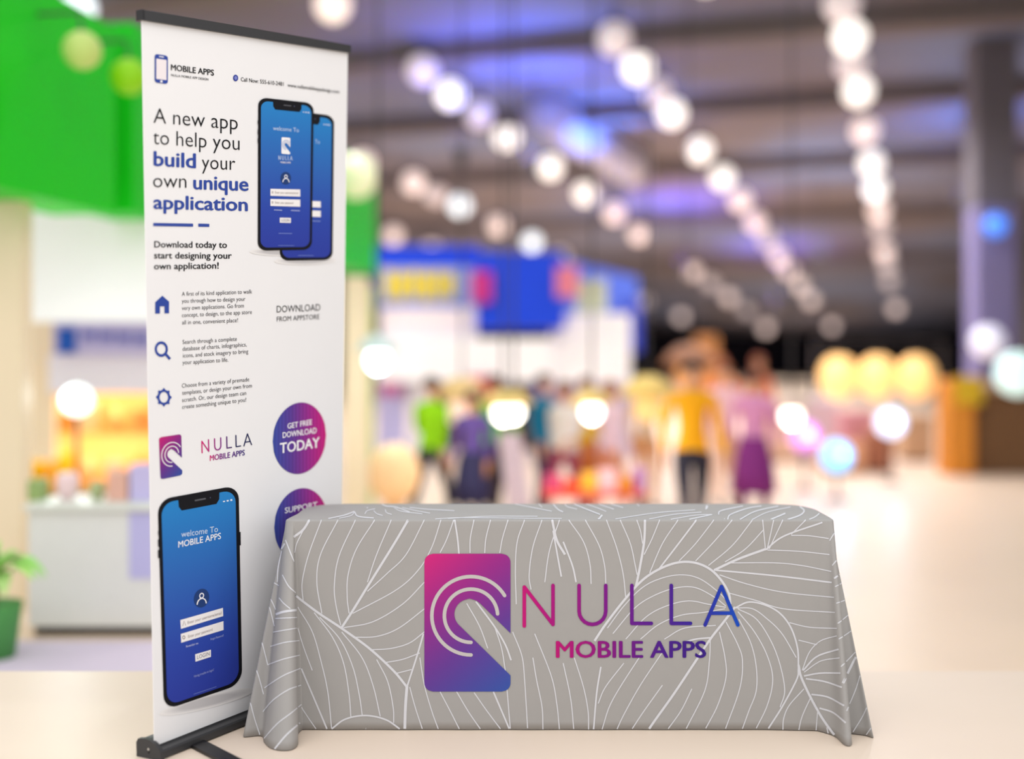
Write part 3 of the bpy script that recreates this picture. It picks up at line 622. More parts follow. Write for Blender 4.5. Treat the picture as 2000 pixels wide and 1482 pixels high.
# ================================================================== THE HALL BEHIND
ORD = ['nearest', 'second', 'third', 'fourth', 'fifth', 'sixth', 'seventh', 'eighth', 'ninth', 'tenth', 'eleventh', 'twelfth', 'thirteenth', 'fourteenth', 'fifteenth', 'sixteenth']
M_cap = mat('lamp_cap', (70, 66, 68), .5)
GL = {'w': mat('lamp_glass_white', (255, 246, 238), .4, emit=1.4), 'p': mat('lamp_glass_pinkish', (255, 232, 226), .4, emit=.9), 'c': mat('lamp_glass_cool', (236, 246, 255), .4, emit=1.6), 'f': mat('lamp_glass_dim', (236, 222, 224), .4, emit=.5)}
def globe_mesh():
    return None
def pendant(px, py, kind, label, group, r=.26, light=420):
    p = ceil_pt(px, py, 6.03); top = ceil_z(p.x, p.y)
    t = thing('pendant_lamp', label, 'ceiling lamp', (p.x, p.y, p.z-r), group)
    MB().sphere(p, r, 16).build('globe', GL[kind], t, True)
    MB().lathe([(.001, r+.10), (.07, r+.09), (.13, r*.93+.02), (.14, r*.86)], p, 14).build('lamp_cap', M_cap, t, True)
    MB().tube([p+Vector((0, 0, r+.08)), Vector((p.x, p.y, top+.02))], .012, 6).build('stem', M_cap, t)
    if light:
        l = bpy.data.lights.new('lamp_light', 'SPOT'); l.energy = light; l.spot_size = math.radians(165); l.spot_blend = .9; l.shadow_soft_size = .02; l.color = (1, .965, .94)
        o = bpy.data.objects.new('lamp_light', l); C.objects.link(o); o.parent = t; o.location = (0, 0, -.06)
ROWS = [('rightmost row of ceiling lights', [(1645, 8, 'f'), (1660, 72, 'w'), (1663, 125, 'f'), (1677, 177, 'w'), (1690, 255, 'p'), (1702, 318, 'w'), (1710, 368, 'w'), (1717, 410, 'p'), (1721, 445, 'f'), (1728, 490, 'p'), (1733, 515, 'f'), (1738, 548, 'f'), (1750, 602, 'p')]),
        ('ceiling light row left of the rightmost', [(1200, 75, 'f'), (1245, 131, 'w'), (1283, 180, 'f'), (1312, 221, 'w'), (1367, 293, 'w'), (1411, 346, 'w'), (1446, 391, 'p'), (1476, 433, 'p'), (1500, 467, 'f'), (1521, 500, 'p'), (1540, 527, 'p'), (1562, 556, 'p'), (1584, 585, 'p'), (1625, 636, 'p')]),
        ('long middle row of ceiling lights', [(650, 8, 'p'), (825, 136, 'f'), (880, 184, 'w'), (935, 223, 'f'), (990, 266, 'w'), (1075, 326, 'w'), (1143, 377, 'w'), (1200, 416, 'p'), (1248, 456, 'p'), (1352, 528, 'p'), (1388, 552, 'f'), (1424, 580, 'p'), (1458, 606, 'f'), (1496, 640, 'p')]),
        ('ceiling light row above the blue stand', [(709, 318, 'p'), (808, 356, 'p'), (850, 378, 'f'), (898, 401, 'c'), (973, 440, 'p'), (1039, 472, 'c'), (1095, 500, 'f'), (1258, 588, 'f'), (1330, 618, 'p')]),
        ('lowest ceiling light row beside the banner', [(768, 459, 'p'), (843, 487, 'p'), (983, 512, 'w')])]
for nm, row in ROWS:
    for i, (x, y, k) in enumerate(row):
        pendant(x, y, k, '%s round globe lamp in the %s' % (ORD[i], nm), nm, light=470 if k != 'f' else 0, r=.26 if y < 640 else .3)
for i, (x, y) in enumerate([(.8, 13.1), (4.4, 13.4), (-4.5, 13.6), (-2, 14.6), (2.4, 15.2), (-7, 15.4)]):   # unseen lamps added above the frame to brighten the near hall
    t = ceil_z(x, y)-.75
    pendant(CX+x/y*F, HY-(t-CAMH)/y*F, 'w', '%s added globe lamp of those unseen above the picture, nearest the viewer' % ORD[i], 'added lamps above the picture', light=260)
pendant(150, 16, 'c', 'bright round globe lamp above the large green fascia', 'lamp above green stand', light=300)

# ------------------------------------------------------------------ stage lights added to tint the ceiling, and duct under it
def uplight(px, py, drop, watt, col, label):
    '''coloured stage light added below the ceiling and aimed up to tint it'''
    p = ceil_pt(px, py, 6.45); z = p.z-drop
    t = thing('added_stage_light', label, 'stage light', (p.x, p.y, z-.2), 'added stage lights colouring the ceiling')
    MB().lathe([(.001, -.18), (.07, -.18), (.09, -.1), (.1, .1), (.085, .1), (.07, .06), (.001, .05)], (p.x, p.y, z), 14).build('lamp_can', M_cap, t, True)
    for s_ in (-1, 1): MB().tube([(p.x+s_*.11, p.y, z), (p.x+s_*.12, p.y, z+.2), (p.x+s_*.02, p.y, ceil_z(p.x, p.y))], .008, 6).build('hanger', M_cap, t)
    l = bpy.data.lights.new('added_beam', 'SPOT'); l.energy = watt; l.color = col; l.spot_size = math.radians(150); l.spot_blend = 1; l.shadow_soft_size = .03
    o = bpy.data.objects.new('added_beam', l); C.objects.link(o); o.parent = t; o.location = (0, 0, .34); o.rotation_euler = (math.pi, 0, 0)
uplight(1040, 118, 1.9, 820, (.06, .16, 1), 'added stage light making the wide blue glow at top centre')
uplight(900, 60, 2.0, 200, (.2, .2, 1), 'added stage light beside the banner making a faint blue glow')
uplight(1205, 215, 1.5, 480, (.04, .2, 1), 'added stage light making the small bright blue glow between lamp rows')
uplight(1335, 392, 1.9, 560, (.22, .1, 1), 'added stage light making the violet glow mid ceiling')
uplight(1510, 482, 2.0, 480, (.35, .22, 1), 'added stage light making the pale violet glow far back')
uplight(1600, 318, 2.2, 320, (.35, .6, 1), 'added stage light making the pale blue glow by the rightmost lamps')
uplight(1880, 228, 1.8, 420, (.06, .25, 1), 'added stage light making the blue glow near the right wall')
a = ceil_pt(1060, 215, 6.2); b = ceil_pt(1235, 325, 6.2)
tag(MB().tube([a+(b-a)*k/6 for k in range(7)], .45, 14).build('ventilation_duct', mat('pale_duct', (196, 194, 212), .5, .2), None, True), 'pale round ventilation duct running under the ceiling', 'duct')

# ------------------------------------------------------------------ left stand: green fascia, cream posts, white header
M_green = mat('bright_green_panel', (2, 206, 2), .5, noise=.03)
M_green2 = mat('green_panel', (6, 198, 16), .5)
M_cream = mat('cream_post', (242, 226, 196), .6)
M_wht = mat('white_panel', (246, 245, 249), .55)
M_lav = mat('lavender_panel', (190, 188, 232), .6)
M_bl = mat('royal_blue_panel', (8, 62, 214), .5)
M_yel = mat('yellow_panel', (232, 206, 30), .6)
st = thing('exhibition_stand', 'green and white exhibition stand at the far left', 'stand', (-3.2, 8.4, HF))
A = Vector((-3.36, 7.4, 0)); B = Vector((-3.068, 9.5, 0)); d = Vector((-.5, .07, 0))
MB().prism([p+Vector((0, 0, 2.38)) for p in (A, B, B+d, A+d)], (0, 0, 1.44)).build('fascia', M_green, st)
MB().pbox(-70, 392, 340, 628, 10.4, .3).build('header_panel', M_wht, st)
MB().pbox(-20, 372, 42, 680+F*1.845/8.6, 8.6, .2, .01).build('post', M_cream, st)
MB().pbox(300, 560, 326, 680+F*1.845/12.2, 12.2, .12, .01).build('post', M_cream, st)
MB().pbox(20, 620, 106, 900, 11.25, .1).build('side_wall', M_cream, st)
sg = MB().pbox(104, 628, 330, 692, 10.9, .1).build('sign_board', M_lav, st)
MB().pbox(112, 640, 146, 690, 10.87, .04).build('blue_mark', mat('sign_blue', (10, 84, 186), .5), sg)
for k in range(5): MB().pbox(160+k*34, 648+k*2, 186+k*34, 664+k*2, 10.88, .03).build('sign_mark', mat('sign_violet', (96, 104, 190), .5), sg)
MB().pbox(95, 692, 335, 768, 11, .12).build('lower_band', mat('pale_band', (232, 232, 244), .5), st)
st2 = thing('exhibition_stand', 'green fascia stand with cream post just right of the banner', 'stand', (-2.4, 14, HF))
A = Vector((-3.0, 9.75, 0)); B = Vector((-1.99, 18, 0)); d = Vector((-.45, .04, 0))
MB().prism([p+Vector((0, 0, 2.43)) for p in (A, B, B+d, A+d)], (0, 0, 1.5)).build('fascia', M_green2, st2)
MB().pbox(672, 540, 716, 680+F*1.845/12.5, 12.5, .24, .01).build('post', M_cream, st2)
MB().pbox(712, 560, 728, 680+F*1.845/12.8, 12.8, .1, .01).build('post_edge', mat('lime_edge', (196, 220, 130), .6), st2)

def bulb_light(t, p, watt, rgb):                        # the light a globe throws on its surroundings
    if not watt: return
    l = bpy.data.lights.new('bulb_light', 'POINT'); l.energy = watt; l.color = L3(rgb); l.shadow_soft_size = .03
    o = bpy.data.objects.new('bulb_light', l); C.objects.link(o); o.parent = t; o.location = p-world_loc(t)
def spot_globe(px, py, D, r, rgb, emit, name, label, cat, down=True, group=None, pole=True, base=None, light=6):
    p = P(px, py, D); z0 = HF if base is None else base
    t = thing(name, label, cat, (p.x, p.y, z0 if down else p.z-r), group)
    MB().sphere(p, r, 16).build('globe', mat('glow%s_%g' % (rgb, emit), rgb, .4, emit=emit), t, True)
    if down:
        MB().tube([(p.x, p.y, z0+.02), (p.x, p.y, p.z-r*.9)], .02, 8).build('pole', M_cap, t)
        MB().lathe([(.001, .035), (.05, .03), (.13, .012), (.13, 0)], (p.x, p.y, z0), 14).build('base', M_cap, t)
    bulb_light(t, p+Vector((0, -r-.05, .05)), light, rgb)
    return t
# lamps on arms fixed to the fascia
def arm_lamp(px, py, D, r, rgb, emit, label):
    p = P(px, py, D); t = thing('arm_lamp', label, 'lamp', (p.x, p.y, p.z-r))
    MB().sphere(p, r, 14).build('globe', mat('glow%s_%g' % (rgb, emit), rgb, .4, emit=emit), t, True)
    MB().tube([p+Vector((0, 0, r*.9)), p+Vector((-.05, .1, r+.15)), p+Vector((-.35, .15, r+.15))], .012, 6).build('arm', M_cap, t)
arm_lamp(160, 98, 8.2, .13, (190, 212, 120), .12, 'pale yellow-green lamp on an arm before the green fascia')
arm_lamp(252, 150, 8.6, .13, (140, 208, 20), .1, 'lime lamp on an arm at the green fascia end')
arm_lamp(694, 345, 15.5, .28, (226, 230, 190), .4, 'pale yellow lamp on the green fascia right of the banner')

# counter with goods, shelf behind, plants
M_ctr = mat('pale_grey_counter', (226, 228, 224), .6)
y0 = 7.85; cl = P(46, 985, y0).x; cr = P(345, 985, y0).x; ct = P(0, 985, y0).z
cnt = thing('reception_counter', 'pale grey counter beneath the orange shelves at the left', 'counter', ((cl+cr)/2, y0+.3, HF))
MB().bbox((cl+.02, y0+.02, HF+.06), (cr-.02, y0+.55, ct-.04), .008).build('body', M_ctr, cnt)
MB().bbox((cl, y0-.02, ct-.04), (cr, y0+.6, ct), .01).build('counter_top', mat('counter_top', (226, 230, 222), .4), cnt)
MB().box((cl+.05, y0+.06, HF), (cr-.05, y0+.5, HF+.07)).build('plinth', M_cap, cnt)
MB().pbox(252, 1000, 300, 1130, y0+.012, .02).build('poster', M_lav, cnt)
for i, (x, w, h, c, lb) in enumerate([(75, 26, 40, (150, 176, 110), 'small green box on the pale counter'), (132, 44, 52, (242, 214, 216), 'round pink bowl on the pale counter'), (190, 30, 36, (176, 190, 140), 'olive jar on the pale counter'), (236, 40, 56, (226, 178, 160), 'salmon box on the pale counter'), (282, 44, 70, (198, 190, 232), 'lavender box on the pale counter near the banner')]):
    p = P(x, 985, y0+.25); s_ = (y0+.25)/F; m = mat('goods%d' % i, c, .6)
    if i in (1, 2):
        r = w*s_/2; g = MB().lathe([(.001, 0), (r*.55, 0), (r*.95, h*s_*.4), (r, h*s_*.75), (r*.8, h*s_), (.001, h*s_*.97)], (p.x, p.y, ct), 16)
        o = g.build('bowl' if i == 1 else 'jar', m, None, True)
    else: o = MB().bbox((p.x-w*s_/2, p.y-.08, ct), (p.x+w*s_/2, p.y+.08, ct+h*s_), .008).build('box', m)
    tag(o, lb, 'bowl' if i == 1 else 'jar' if i == 2 else 'box', 'goods on the pale counter')
yS = 11.4; xl = P(36, 0, yS).x; xr = P(345, 0, yS).x; M_wood = mat('amber_wood', (236, 188, 106), .6)
sh = thing('shelving_unit', 'amber wooden shelving unit full of goods behind the left counter', 'shelf', ((xl+xr)/2, yS+.2, HF))
zt = P(0, 752, yS).z
MB().box((xl, yS+.36, HF), (xr, yS+.4, zt)).build('back_panel', mat('amber_back', (240, 200, 124), .6), sh)
for x in (xl, xr-.04): MB().box((x, yS, HF), (x+.04, yS+.36, zt)).build('side_panel', M_wood, sh)
zs = [P(0, y, yS).z for y in (842, 944, 1040)]
for z in zs[:2]+[zt-.02]:
    if z == zs[1]: continue
    l = bpy.data.lights.new('shelf_fill', 'AREA'); l.shape = 'RECTANGLE'; l.size, l.size_y = xr-xl-.2, .05; l.energy = 8; l.color = (1, .84, .6)  # warm fill added under the boards to brighten the shelves
    o = bpy.data.objects.new('shelf_fill', l); C.objects.link(o); o.parent = sh; o.location = (0, -.16, z-.03-HF); o.rotation_euler = (math.radians(20), 0, 0)
for z in zs+[zt-.02]: MB().box((xl+.04, yS+.01, z-.025), (xr-.04, yS+.36, z)).build('shelf_board', M_wood, sh)
GC = [(228, 196, 20), (206, 150, 60), (250, 214, 160), (240, 180, 110), (236, 160, 84), (222, 186, 24), (244, 190, 130), (248, 208, 170), (232, 150, 70), (214, 168, 40)]
pl = ['upper', 'middle', 'lower']
for j, z in enumerate(zs[:2]):
    for i in range(6):
        x = xl+.12+i*(xr-xl-.24)/5; h = .2+.1*((i*7+j*3) % 4)/3; w = .07
        c = GC[(i+j*4) % 10] if i else [(228, 200, 8), (214, 184, 10)][j]
        nm = ['leftmost', 'second', 'third', 'fourth', 'fifth', 'rightmost'][i]
        if (i+j) % 2: o = MB().lathe([(.001, 0), (w, 0), (w*1.02, h*.6), (w*.5, h*.8), (w*.45, h), (.001, h)], (x, yS+.15, z), 14).build('bottle', mat('pack%s' % (c,), c, .5), None, True); k = 'bottle'
        else: o = MB().bbox((x-w, yS+.06, z), (x+w, yS+.24, z+h), .006).build('carton', mat('pack%s' % (c,), c, .5)); k = 'carton'
        tag(o, '%s package on the %s amber shelf at the left stand' % (nm, pl[j]), k, 'packages on the amber shelves')
spot_globe(150, 782, 9.6, .125, (236, 248, 248), 1.6, 'globe_lamp', 'white globe lamp on a pole before the amber shelves', 'lamp', light=22)
tag(MB().box((P(-160, 0, 7).x, 6.25, HF), (P(380, 0, 7).x-.05, 7.7, HF+.012)).build('floor_strip', mat('lavender_strip', (216, 203, 220), .95, noise=.08, scale=80)), 'thin lavender strip on the floor before the pale counter', 'floor_strip')  # thin lavender sheet laid on the hall floor
def leaf(base, tip, w, up):
    b, t = Vector(base), Vector(tip); d = t-b; s_ = d.cross(Vector((0, 0, 1))).normalized()*w; vs = []; fs = []
    for k in range(7):
        u = k/6; c = b+d*u+Vector((0, 0, up*math.sin(math.pi*u))); ww = math.sin(math.pi*min(.98, u*.92+.06))
        vs += [c-s_*ww+Vector((0, 0, .015*ww)), c, c+s_*ww+Vector((0, 0, .015*ww))]
    for k in range(6): fs += [(3*k, 3*k+1, 3*k+4, 3*k+3), (3*k+1, 3*k+2, 3*k+5, 3*k+4)]
    return MB().add(vs, fs)
p0 = fl(-2, 1302); p0.y = 7.3; p0.x = (-12-CX)/F*7.3
pt = thing('potted_plant', 'potted plant with drooping light green leaves by the left edge', 'plant', (p0.x, p0.y, HF))
MB().lathe([(.001, 0), (.12, 0), (.16, .3), (.165, .32), (.14, .31), (.001, .29)], (p0.x, p0.y, HF), 18).build('pot', mat('dark_green_pot', (84, 160, 84), .5), pt, True)
MB().tube([(p0.x, p0.y, HF+.28), (p0.x+.02, p0.y, HF+.5), (p0.x, p0.y, HF+.66)], .015, 6).build('stem', mat('stem_green', (92, 140, 60), .7), pt)
for k in range(14):
    a = 2*math.pi*k/14+.3; r = .2+.13*random.random(); z = HF+.42+.22*random.random()
    leaf((p0.x, p0.y, z-.04), (p0.x+r*1.2*math.cos(a), p0.y+r*math.sin(a)*.8, z-.06+.08*random.random()), .07, .1).build('leaf', mat('leaf_green_%d' % (k % 3), [(176, 232, 120), (150, 220, 100), (196, 234, 150)][k % 3], .5), pt, True)

pt.location.z += .012                                   # stands on the thin lavender strip

# ------------------------------------------------------------------ blue and white stand in the middle
bs = thing('exhibition_stand', 'blue and white exhibition stand with yellow lettering behind the table', 'stand', (P(930, 0, 20).x, 20.5, HF))
MB().pbox(735, 480, 934, 606, 20.3, .4).build('fascia', M_bl, bs)
sb = MB().pbox(738, 522, 930, 604, 20.2, .08).build('sign_board', mat('sky_sign', (150, 168, 220), .5), bs)
for k, (x, w) in enumerate([(752, 16), (774, 22), (802, 14), (822, 22), (850, 10), (866, 20)]):
    MB().pbox(x, 528+(k % 2)*4, x+w, 584-(k % 3)*2, 20.15, .05).build('sign_mark', M_yel, sb)
for k in range(6): MB().pbox(742+k*28, 592, 762+k*28, 602, 20.17, .03).build('sign_mark', mat('mark_blue', (70, 84, 190), .5), sb)
MB().pbox(930, 492, 1102, 642, 19.6, 1.0).build('fascia', M_bl, bs)
MB().pbox(920, 530, 960, 590, 19.5, .06).build('sign_mark', mat('mark_magenta', (188, 44, 130), .5), bs)
A = P(1100, 0, 19.8); B = P(1246, 0, 25); A.z = B.z = 0
zb, z2 = P(0, 642, 19.8).z, P(0, 506, 19.8).z
side = MB().prism([Vector((A.x, A.y, zb)), Vector((B.x, B.y, zb)), Vector((B.x-.3, B.y+.3, zb)), Vector((A.x-.3, A.y+.3, zb))], (0, 0, z2-zb)).build('side_fascia', mat('slate_blue_panel', (70, 100, 206), .5), bs)
for (x0, y0_, x1, y1_, c) in [(1086, 520, 1130, 580, (214, 120, 140)), (1126, 545, 1185, 610, (196, 200, 160))]:
    k = (x0-1100)/146*5.2; MB().pbox(x0, y0_, x1, y1_, 19.5+max(0, k)*.85, .05).build('sign_mark', mat('mark%s' % (c,), c, .5), side)
MB().pbox(742, 600, 930, 664, 19.9, .3).build('white_band', mat('blush_band', (236, 224, 228), .5), bs)
MB().pbox(738, 660, 1078, 746, 19.7, .3).build('white_band', M_wht, bs)
MB().pbox(1078, 612, 1232, 748, 19.9, .4).build('white_band', M_wht, bs)
MB().pbox(1214, 588, 1252, 688, 20.6, .3).build('corner_panel', mat('indigo_panel', (58, 76, 196), .5), bs)
fy = lambda D: 680+F*1.845/D
MB().pbox(800, 744, 850, fy(19.9), 19.9, .3).build('post', mat('grey_white_post', (222, 220, 228), .5), bs)
MB().pbox(736, 742, 792, fy(20), 20, .2).build('lavender_wall', mat('lavender_wall', (186, 182, 226), .6), bs)
MB().pbox(742, 738, 784, 772, 19.96, .05).build('sign_mark', mat('mark_rose', (206, 110, 170), .5), bs)
MB().pbox(1044, 700, 1072, fy(19.85), 19.85, .3).build('post', mat('violet_post', (96, 100, 196), .5), bs)
MB().pbox(1072, 745, 1240, fy(20.4), 20.4, .2).build('wall_panel', mat('lilac_wall', (204, 190, 214), .6), bs)
MB().pbox(850, 735, 1046, fy(22.5), 22.5, .2).build('rear_wall', mat('dark_brown_wall', (84, 62, 44), .7), bs)
MB().pbox(910, 736, 972, 772, 19.6, .3, .02).build('red_sign', mat('red_sign', (196, 36, 62), .5), bs)

def shade_lamp(px, py, D, r, shade, bulb, emit, label, wide=1.9):
    p = P(px, py, D); t = thing('shade_lamp', label, 'lamp', (p.x, p.y, p.z-r), 'shade lamps over the busy stands')
    MB().sphere(p, r, 14).build('bulb', mat('bulb%s_%g' % (bulb, emit), bulb, .4, emit=emit), t, True)
    s_ = MB().lathe([(r*.25, r*2.1), (r*.7, r*2.0), (r*1.4, r*1.5), (r*wide, r*.75), (r*wide*.97, r*.7), (r*1.3, r*1.4), (r*.25, r*1.9)], p, 18)
    s_.build('lamp_shade', mat('shade%s' % (shade,), shade, .6), t, True)
    bulb_light(t, p-Vector((0, r*.6, r+.08)), 10 if emit > 2 else 0, bulb)
    top = ceil_z(p.x, p.y) if p.y < 60 else p.z+3
    MB().tube([p+Vector((0, 0, r*2.0)), Vector((p.x, p.y, top))], .012, 6).build('cord', M_cap, t)
YS = (238, 206, 128)
shade_lamp(982, 806, 11.2, .10, YS, (255, 250, 240), 3.2, 'white bulb under yellow shade above the green shirt')
shade_lamp(1004, 804, 10.4, .09, YS, (255, 250, 240), 3.0, 'white bulb overlapping its neighbour above the green shirt')
shade_lamp(1156, 803, 11.0, .10, YS, (255, 250, 244), 3.4, 'white bulb under yellow shade right of the violet post')
shade_lamp(1546, 812, 13, .115, (230, 206, 190), (255, 252, 240), 3.4, 'white bulb under beige shade left of the amber lanterns')
shade_lamp(738, 703, 11.5, .115, (220, 236, 236), (240, 252, 255), 3.6, 'brilliant white bulb beside the second cream post')
shade_lamp(902, 804, 12.6, .17, (236, 200, 140), (255, 222, 204), .55, 'large warm pink globe over the lime shirt', 1.25)
shade_lamp(1266, 796, 12.6, .16, (240, 206, 120), (250, 214, 140), .45, 'yellow globe left of the orange shirt')
shade_lamp(1345, 735, 17.2, .21, (150, 100, 70), (216, 150, 90), .6, 'dim amber globe above the orange shirt')

# ------------------------------------------------------------------ visitors
SK = [(226, 178, 148), (206, 152, 120), (186, 130, 98)]
def person(px, D, Hh, face, top, bottom, hair, label, sk=0, pose=0, skirt=None, longhair=False):
    k = Hh/1.72; x0 = (px-CX)/F*D
    root = thing('person', label, 'person', (x0, D, HF), 'visitors walking in the hall')
    sw = [.0, .10, .16][pose]
    J = {}; E = []; R = {}
    def j(n, co, r, par=None): J[n] = Vector(co); R[n] = r; (E.append((par, n)) if par else None)
    j('pel', (0, 0, .95), .135); j('wai', (0, .005, 1.10), .115, 'pel'); j('che', (0, 0, 1.30), .135, 'wai'); j('nk0', (0, .01, 1.44), .07, 'che'); j('nk', (0, 0, 1.50), .048, 'nk0')
    j('jaw', (0, -.015, 1.555), .062, 'nk'); j('hd', (0, -.005, 1.615), .082, 'jaw'); j('crn', (0, .005, 1.68), .06, 'hd'); j('nose', (0, -.10, 1.605), .012, 'hd')
    for s_, n in ((-1, 'l'), (1, 'r')):
        a = sw*s_
        j('sh'+n, (.185*s_, .01, 1.405), .062, 'che'); j('el'+n, (.235*s_, .02-a*.6, 1.13), .046, 'sh'+n)
        bend = -.10 if pose != 2 or s_ < 0 else -.22
        hz = .90 if pose != 2 or s_ < 0 else 1.06
        j('wr'+n, (.24*s_, .02+bend-a*1.2, hz), .030, 'el'+n); j('pa'+n, (.24*s_, .0+bend-a*1.3-.01, hz-.075), .034, 'wr'+n)
        for f in range(4):
            b = J['pa'+n]; fx = (-.024+.016*f)
            j('f%d%s' % (f, n), b+Vector((.004*s_, fx, -.05)), .010, 'pa'+n); j('g%d%s' % (f, n), b+Vector((-.006*s_, fx, -.085+.008*abs(f-1))), .008, 'f%d%s' % (f, n))
        j('t0'+n, J['wr'+n]+Vector((-.012*s_, -.035, -.045)), .011, 'wr'+n); j('t1'+n, J['wr'+n]+Vector((-.016*s_, -.05, -.085)), .009, 't0'+n)
        j('hp'+n, (.095*s_, 0, .88), .098, 'pel'); j('kn'+n, (.10*s_, -.03+a, .50), .062, 'hp'+n); j('an'+n, (.10*s_, .03+a*1.7, .10), .042, 'kn'+n); j('hl'+n, (.10*s_, .045+a*1.7, .045), .042, 'an'+n); j('to'+n, (.115*s_, -.13+a*1.7, .035), .034, 'hl'+n)
    names = list(J); idx = {n: i for i, n in enumerate(names)}
    me = bpy.data.meshes.new('body'); me.from_pydata([tuple(J[n]) for n in names], [(idx[a], idx[b]) for a, b in E], [])
    ob = bpy.data.objects.new('tmp', me); C.objects.link(ob)
    ob.modifiers.new('s', 'SKIN').use_smooth_shade = True; me.skin_vertices[0].data[0].use_root = True
    for n in names: me.skin_vertices[0].data[idx[n]].radius = (R[n], R[n]*(.8 if n in ('pel', 'wai', 'che') else 1))
    ss = ob.modifiers.new('b', 'SUBSURF'); ss.levels = 1; ss.render_levels = 1
    bpy.context.view_layer.update()
    m2 = bpy.data.meshes.new_from_object(ob.evaluated_get(bpy.context.evaluated_depsgraph_get())); bpy.data.objects.remove(ob); bpy.data.meshes.remove(me)
    m2.name = 'body'; m2.materials.clear()
    for c, nm in ((SK[sk], 'skin'), (top, 'top'), (bottom, 'bottom'), ((40, 36, 40), 'shoe')): m2.materials.append(mat('%s%s' % (nm, c), c, .7))
    zmin = min(v.co.z for v in m2.vertices)
    for p in m2.polygons:
        c = p.center; p.use_smooth = True
        hand = abs(c.x) > .19 and c.z < (.93 if (pose != 2 or c.x < 0) else 1.09) and c.z > .6
        p.material_index = 0 if (c.z > 1.475 or hand) else 1 if (c.z > .92 or abs(c.x) > .2) else 3 if c.z < .11 else 2
    rot = Matrix.Rotation(face, 4, 'Z') @ Matrix.Diagonal((k, k, k, 1)) @ Matrix.Translation((0, 0, -zmin))
    m2.transform(rot)
    b = bpy.data.objects.new('body', m2); C.objects.link(b); b.parent = root
    def child(g, name, m):
        o = g.build(name, m, None, True, origin=(0, 0, 0)); o.data.transform(rot); o.parent = root; return o
    h = MB(); n = 14; vs = []; fs = []
    prof = [(.0, .098), (.05, .09), (.082, .055), (.092, .01), (.09, -.03)]
    for a in range(n):
        t = 2*math.pi*a/n; front = max(0, -math.sin(t))
        for q_, (r, z) in enumerate(prof):
            lift = front*(.055 if q_ >= 3 else .0)*(q_-2); low = (0 if front > .15 or not longhair else -.12*(q_ >= 4))
            vs.append(Vector((max(.001, r)*math.cos(t)*1.02, max(.001, r)*math.sin(t)*1.08+.008, 1.645+z+lift*.7+low)))
    m_ = len(prof)
    for a in range(n):
        for q_ in range(m_-1): fs.append((a*m_+q_, ((a+1) % n)*m_+q_, ((a+1) % n)*m_+q_+1, a*m_+q_+1))
    h.add(vs, fs); child(h, 'hair', mat('hair%s' % (hair,), hair, .7))
    for s_ in (-1, 1):
        child(MB().sphere((.03*s_, -.078, 1.63), .009, 8), 'eye', mat('eye_dark', (40, 30, 28), .3))
        child(MB().sphere((.082*s_, .0, 1.61), .02, 8, 1.4), 'ear', mat('skin%s' % (SK[sk],), SK[sk], .7))
    if skirt:
        g = MB().lathe([(.135, 1.02), (.175, .90), (.22, .66), (.25, .42), (.245, .42), (.17, .9), (.13, 1.02)], (0, 0, 0), 20); child(g, 'skirt', mat('skirt%s' % (skirt,), skirt, .7))
PI = math.pi
person(1352, 11.0, 1.74, .15, (255, 176, 8), (44, 42, 58), (70, 50, 44), 'person in an orange shirt and dark trousers, back of the hall', 1, 1, skirt=None)
person(1472, 12.4, 1.62, PI*.9, (222, 150, 196), (120, 40, 110), (96, 50, 40), 'person in pink top and purple skirt right of the orange shirt', 0, 1, skirt=(132, 44, 128))
person(1416, 14.2, 1.66, .1, (244, 196, 206), (222, 176, 150), (150, 84, 50), 'person in pale pink between the orange shirt and purple skirt', 0, 0)
person(843, 12.4, 1.55, 2.6, (142, 206, 0), (34, 32, 48), (60, 46, 40), 'person in a lime shirt and black trousers left of centre', 0, 2)
person(966, 13.2, 1.55, .4, (78, 186, 18), (58, 44, 44), (54, 42, 40), 'person in a green shirt under the twin white bulbs', 1, 1)
person(922, 12.0, 1.42, -.4, (92, 70, 140), (42, 38, 76), (60, 44, 60), 'short person in a navy dress between lime and green shirts', 2, 0, skirt=(40, 38, 76))
person(1063, 13.4, 1.56, 1.0, (10, 120, 160), (70, 50, 90), (60, 40, 40), 'person in a teal top beside the violet post', 0, 0)
person(1103, 12.6, 1.5, -.6, (226, 218, 214), (150, 60, 90), (92, 60, 46), 'person in a white top right of the teal top', 1, 2)
person(1145, 13.6, 1.52, .8, (232, 190, 30), (206, 120, 60), (120, 80, 50), 'person in a yellow top right of the white top', 0, 0)
person(1192, 12.8, 1.5, 2.0, (236, 206, 222), (226, 150, 120), (140, 90, 60), 'person in a pale lilac top left of the yellow globe', 0, 1)
person(1262, 14, 1.52, 2.6, (224, 196, 170), (214, 150, 90), (120, 84, 60), 'person in a beige top left of the orange shirt', 1, 0)
person(1408, 19, 1.7, 0, (232, 140, 76), (150, 90, 60), (176, 96, 60), 'far person in an orange jacket behind the pale pink one', 0, 0)
person(1482, 18.4, 1.72, .5, (224, 128, 90), (150, 80, 60), (150, 80, 56), 'far person in a rust jacket behind the purple skirt', 1, 1)

